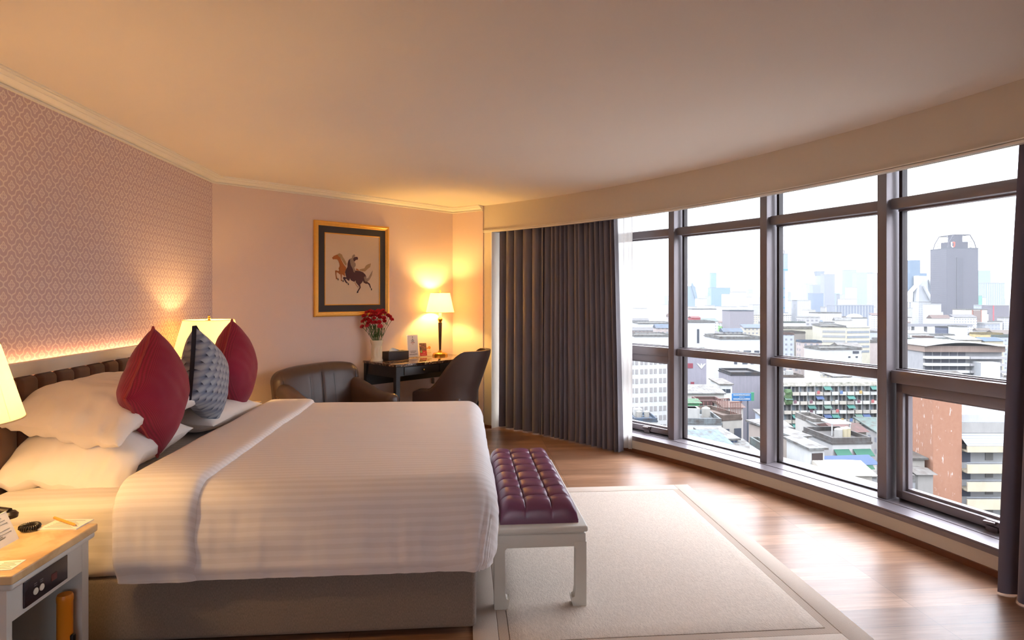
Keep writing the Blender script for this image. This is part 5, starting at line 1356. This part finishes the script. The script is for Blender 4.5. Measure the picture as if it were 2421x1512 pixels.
z = zy(1052,100)-GZ
n = NT('ribbed sheet'); X, Y, Z = n.sep(n.coord()); f = n.math('LESS_THAN', n.math('FRACT', n.math('MULTIPLY', Y, 2.2)), .35)
obj('lower_roof', slope(-1.2,z,1.0,z+1.6), n.pbr(n.mix(f, cl((246,248,250), .11), cl((176,180,186), .11)), .6), t, ang=0)
for k, (ya, yb) in enumerate(((1055,1070),(1099,1120),(1141,1163),(1182,1206),(1226,1250))):
    za, zb = zy(yb,99)-GZ, zy(ya,99)-GZ
    obj('balcony_band', MB().box(-w/2,w/2,-1.2,-1.0,za,zb).box(-w/2,w/2,-1.0,1.2,za,za+.2), cmat((246,230,200)), t, ang=0)
    obj('rail', MB().box(-w/2,w/2,-1.1,-1.05,zb+.3,zb+.36), cmat((190,196,206)), t, ang=0)
    obj('window', MB().box(-w/2+.1,-w/2+2.2,1.1,1.25,zb-.2,zb+1.5), cmat((120,124,140)), t, ang=0)
    obj('window', MB().box(w*.02,w*.16,1.1,1.25,zb+.1,zb+1.3), cmat((176,172,168)), t, ang=0)
t, w, H, d = block('stained_block', 'grey stained concrete block left in the lower right pane', 2140, 2188, 905, 128, (lambda n: n.pbr(n.ramp(n.noise(n.mapping(n.coord(),(1,1,.4)), .5, 6, .7), [(.35, cl((140,138,136))), (.6, cl((220,216,208)))]), .9))(NT('stained concrete')), None, 10)
t, w, H, d = block('glazed_strip', 'narrow blue glazed facade between stained block and brick red wall', 2191, 2206, 900, 119, facade((170,190,206),(96,140,160),.9,1.5,.75,.7), None, 8)
block('red_roof_house', 'small house with a pink red roof beside the brick red wall', 2164, 2208, 1062, 106, cmat((206,196,188)), cmat((214,110,104)), 7, roof='gable')
block('shack', 'grey beige shack with a patched roof in the lower right pane', 2150, 2186, 1085, 101, cmat((206,198,188)), cmat((196,188,180)), 6, roof='shed')
block('shack', 'tall narrow grey house under the pink red roof, lower right pane', 2170, 2206, 1120, 96, cmat((190,184,178)), cmat((210,202,194)), 4, roof='gable')
block('shack', 'low dark edged house at the lower left corner of the right pane', 2136, 2164, 1140, 92, cmat((176,176,178)), cmat((216,212,208)), 6)

HERO = len(FOOT)
# --- crowded low rooftops between the landmarks
ORD = ['first','second','third','fourth','fifth','sixth','seventh','eighth','ninth','tenth','eleventh','twelfth','thirteenth','fourteenth','fifteenth','sixteenth','seventeenth','eighteenth','nineteenth','twentieth','twenty-first','twenty-second','twenty-third','twenty-fourth','twenty-fifth','twenty-sixth','twenty-seventh','twenty-eighth']
def bay(px): return 'leftmost bay' if px < 1590 else 'second bay' if px < 1805 else 'third bay' if px < 2100 else 'right bay'
WC = [((250,249,246),'white'),((244,238,226),'cream'),((228,226,224),'pale grey'),((232,214,206),'pale pink'),((206,200,196),'grey'),((222,228,236),'pale blue'),((236,226,204),'sand coloured')]
RC = [((246,246,244),'white'),((222,216,208),'beige'),((196,150,136),'rusty'),((176,206,196),'pale green'),((186,184,186),'grey'),((206,186,170),'brown'),((156,186,220),'blue')]
rf = random.Random(42)
BANDS = [128,146,166,190,218,250,290,340,400,480,580,700,860]
for bi, D0 in enumerate(BANDS):
    px = 1492+rf.random()*10; made = []
    while px < 2385:
        wd = (5+8*rf.random())*(1+bi*.09); wp = wd*1450/D0; D = D0*(.94+.12*rf.random())
        h = 7+rf.random()*9+(4 if bi > 4 else 0)+(bi > 6)*rf.random()*9
        q0, q1 = px, px+wp; px = q1+(.3+2.2*rf.random())*1450/D0*.6
        dd = 6+6*rf.random(); x0 = ((q0+q1)/2-1210.5)*D/1450-wd/2-1.5; x1 = x0+wd+3
        if any(x1 > f[0] and x0 < f[1] and D+dd+2.5 > f[2] and D-2.5 < f[3] for f in FOOT): continue
        FOOT.append([x0+1.5, x1-1.5, D, D+dd]); made.append((q0, q1, D, h, wd, dd))
    cnt = {}
    for q0, q1, D, h, wd, dd in made:
        wc, wn_ = WC[min(6, int(rf.random()**1.5*7))]; rc, rn = RC[min(6, int(rf.random()**1.4*7))]
        kind = rf.choice(['flat','flat','gable','shed']); b_ = bay((q0+q1)/2); key = (b_, wn_, rn); cnt[key] = cnt.get(key, 0)+1
        word = {'flat':'building','gable':'gabled house','shed':'lean to house'}[kind]
        lb = '%s %s, %s roof, %s such from left, %s row, %s' % (wn_, word, rn, ORD[cnt[key]-1], ORD[bi], b_)
        fm = facade(wc, (150,150,158), 3.1, 3.1, .42, .42) if rf.random() < .7 else cmat(wc)
        t, w, H, d = block('low_building' if kind == 'flat' else 'low_house', lb, q0, q1, 0, D, fm, rmat(rc), dd, rf.uniform(-7,7), h=h, roof=kind, group='crowded low rooftops of the city', cat='building' if kind == 'flat' else 'house')
        if kind == 'flat' and bi < 7: clutter(t, w, H, d, int(q0), 3)
def taken(p0, p1, D, d):
    x0, x1 = (p0-1210.5)*D/1450-2, (p1-1210.5)*D/1450+2
    return any(x1 > f[0] and x0 < f[1] and D+d+3 > f[2] and D-3 < f[3] for f in FOOT)
# faint skyline behind everything
px = 1505; cnt = {}
while px < 2390:
    wp = 8+11*rf.random(); D = 2600+2200*rf.random(); y = 690+16*rf.random()-10*(rf.random() < .2)
    if taken(px, px+wp, D, 24): px += wp*.5; continue
    b_ = bay(px); cnt[b_] = cnt.get(b_, 0)+1
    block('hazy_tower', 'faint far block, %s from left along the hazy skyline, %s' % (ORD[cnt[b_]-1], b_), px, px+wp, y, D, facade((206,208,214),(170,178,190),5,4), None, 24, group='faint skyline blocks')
    px += wp*(1.0+.7*rf.random())
px = 1500; cnt = {}
while px < 2390:
    wp = 12+20*rf.random(); D = 1000+500*rf.random(); y = 718+16*rf.random()
    if taken(px, px+wp, D, 20): px += wp*.5; continue
    b_ = bay(px); cnt[b_] = cnt.get(b_, 0)+1
    block('midrise_block', 'pale mid rise block, %s from left below the skyline, %s' % (ORD[cnt[b_]-1], b_), px, px+wp, y, D, facade(rf.choice([(246,246,246),(232,228,226),(240,236,226)]),(196,194,200),4,3.3), None, 20, group='pale mid rise blocks below the skyline')
    px += wp*(1.2+1.2*rf.random())
# trees between the buildings
M_leaf = [(lambda n: n.pbr(n.mix(n.noise(n.coord(), .9, 4, .7), cl((52,92,56), .5), cl((120,158,96), .5)), .9, 0, .1))(NT('city foliage %d' % i)) for i in range(1)]
crowns = []
for k in range(3):
    me = MB().rbox(-5,5,-5,5,3,11.5,4.1,5,(4,4,4),lambda p, k=k: p+Vector((1.1*nz(p.x,p.y,p.z+k*9,.5)+.5*nz(p.z,p.x,p.y,1.3), 1.1*nz(p.y,p.z,p.x+k*5,.5), 1.2*nz(p.z,p.y,p.x+k*7,.5)+.5*nz(p.x,p.y,p.z,1.4)))).mesh('crown', 60)
    me.materials.append(M_leaf[0]); crowns.append(me)
trunk = MB().tube([(0,0,0),(.2,0,2.2),(0,.1,5)], [.45,.36,.25], 8).mesh('trunk'); trunk.materials.append(cmat((120,96,80)))
cnt = {}
for px, D, s in sorted(((1657,640,1),(1668,650,1.1),(1682,660,.9),(1694,640,1),(1704,655,1.4),(1714,650,1.5),(1724,660,1.1),(1699,820,1.1),(1873,760,1.1),(1884,770,1.2),(1896,750,.9),(1642,137,.35),(1716,158,.35),(2140,600,1.2),(2152,560,1.1),(2168,520,1.2),(2182,500,1.3),(2196,540,1.2),(2206,580,1.5),(2218,600,1.6),(2230,570,1.2),(2140,300,.9),(2150,290,1),(2162,300,.8),(2176,240,.8))):
    b_ = bay(px); cnt[b_] = cnt.get(b_, 0)+1
    if D > 200 and taken(px-5*s*1450/D*.8, px+5*s*1450/D*.8, D-4, 8): cnt[b_] -= 1; continue
    X_ = (px-1210.5)*D/1450; FOOT.append([X_-4*s, X_+4*s, D-4*s, D+4*s])
    p = at(px, D); p.z = GZ+(7*(D < 200))
    t = thing('tree', 'green tree, %s from the left among the buildings of the %s' % (ORD[cnt[b_]-1], b_), 'tree', tuple(p), group='trees among the buildings')
    t.scale = (s,s,s)
    obj('crown', crowns[cnt[b_] % 3], None, t, rot=(0,0,px)); obj('trunk', trunk, None, t)
# haze over the city: a real body of air that scatters and absorbs
n = NT('city haze')
sc = n.node('ShaderNodeVolumeScatter'); sc.inputs['Color'].default_value = (.93,.97,1,1); sc.inputs['Density'].default_value = .00005; sc.inputs['Anisotropy'].default_value = .2
ab = n.node('ShaderNodeVolumeAbsorption'); ab.inputs['Color'].default_value = (.5,.5,.5,1); ab.inputs['Density'].default_value = .00018
ad = n.node('ShaderNodeAddShader'); n.set(ad,0,sc.outputs[0]); n.set(ad,1,ab.outputs[0]); n.t.links.new(ad.outputs[0], n.out.inputs['Volume'])
p = at(1950, 0)
hz = obj('haze', MB().box(-3500,3500,60,7000,GZ-5,GZ+260), n.m, None, (0,0,0), (0,0,-TH-rad(25)), ang=0)
hz['kind'] = 'stuff'
SKY_LO, SKY_HI = 2.7, 10.5

# ------------------------------------------------------------------ daylight, camera
W = bpy.data.worlds.new('overcast sky'); scene.world = W; W.use_nodes = True
nt = W.node_tree; nt.nodes.clear()
def wn(ty, **k):
    x = nt.nodes.new(ty)
    for a, b in k.items(): setattr(x, a, b)
    return x
tc_ = wn('ShaderNodeTexCoord'); sp_ = wn('ShaderNodeSeparateXYZ'); nt.links.new(tc_.outputs['Generated'], sp_.inputs[0])
mp_ = wn('ShaderNodeMapping'); mp_.inputs['Scale'].default_value = (1.2,1.2,5); nt.links.new(tc_.outputs['Generated'], mp_.inputs[0])
no = wn('ShaderNodeTexNoise'); no.inputs['Scale'].default_value = 3; no.inputs['Detail'].default_value = 5; nt.links.new(mp_.outputs[0], no.inputs[0])
cr = wn('ShaderNodeValToRGB'); cr.color_ramp.elements[0].position = .35; cr.color_ramp.elements[0].color = (.84,.90,1.0,1); cr.color_ramp.elements[1].position = .62; cr.color_ramp.elements[1].color = (.92,.965,1.08,1)
nt.links.new(no.outputs['Fac'], cr.inputs[0])
# overcast sky brightens from the horizon to the zenith
mr = wn('ShaderNodeMapRange', interpolation_type='SMOOTHSTEP'); nt.links.new(sp_.outputs[2], mr.inputs[0])
mr.inputs[1].default_value = .22; mr.inputs[2].default_value = .75; mr.inputs[3].default_value = SKY_LO; mr.inputs[4].default_value = SKY_HI
bg = wn('ShaderNodeBackground'); nt.links.new(cr.outputs[0], bg.inputs[0]); nt.links.new(mr.outputs[0], bg.inputs[1])
wo = wn('ShaderNodeOutputWorld'); nt.links.new(bg.outputs[0], wo.inputs[0])

cam = bpy.data.cameras.new('camera'); cam.sensor_width = 36; cam.lens = 1450/2421*36; cam.shift_y = -54/2421; cam.clip_start = .05; cam.clip_end = 20000
co_ = bpy.data.objects.new('camera', cam); COL.objects.link(co_); co_.location = (0,0,1.4); co_.rotation_euler = (PI/2, 0, -math.atan2(118.5,1450))
scene.camera = co_
vs = scene.view_settings; vs.view_transform = 'Standard'; vs.look = 'None'; vs.exposure = .88; vs.gamma = 1; vs.use_curve_mapping = False
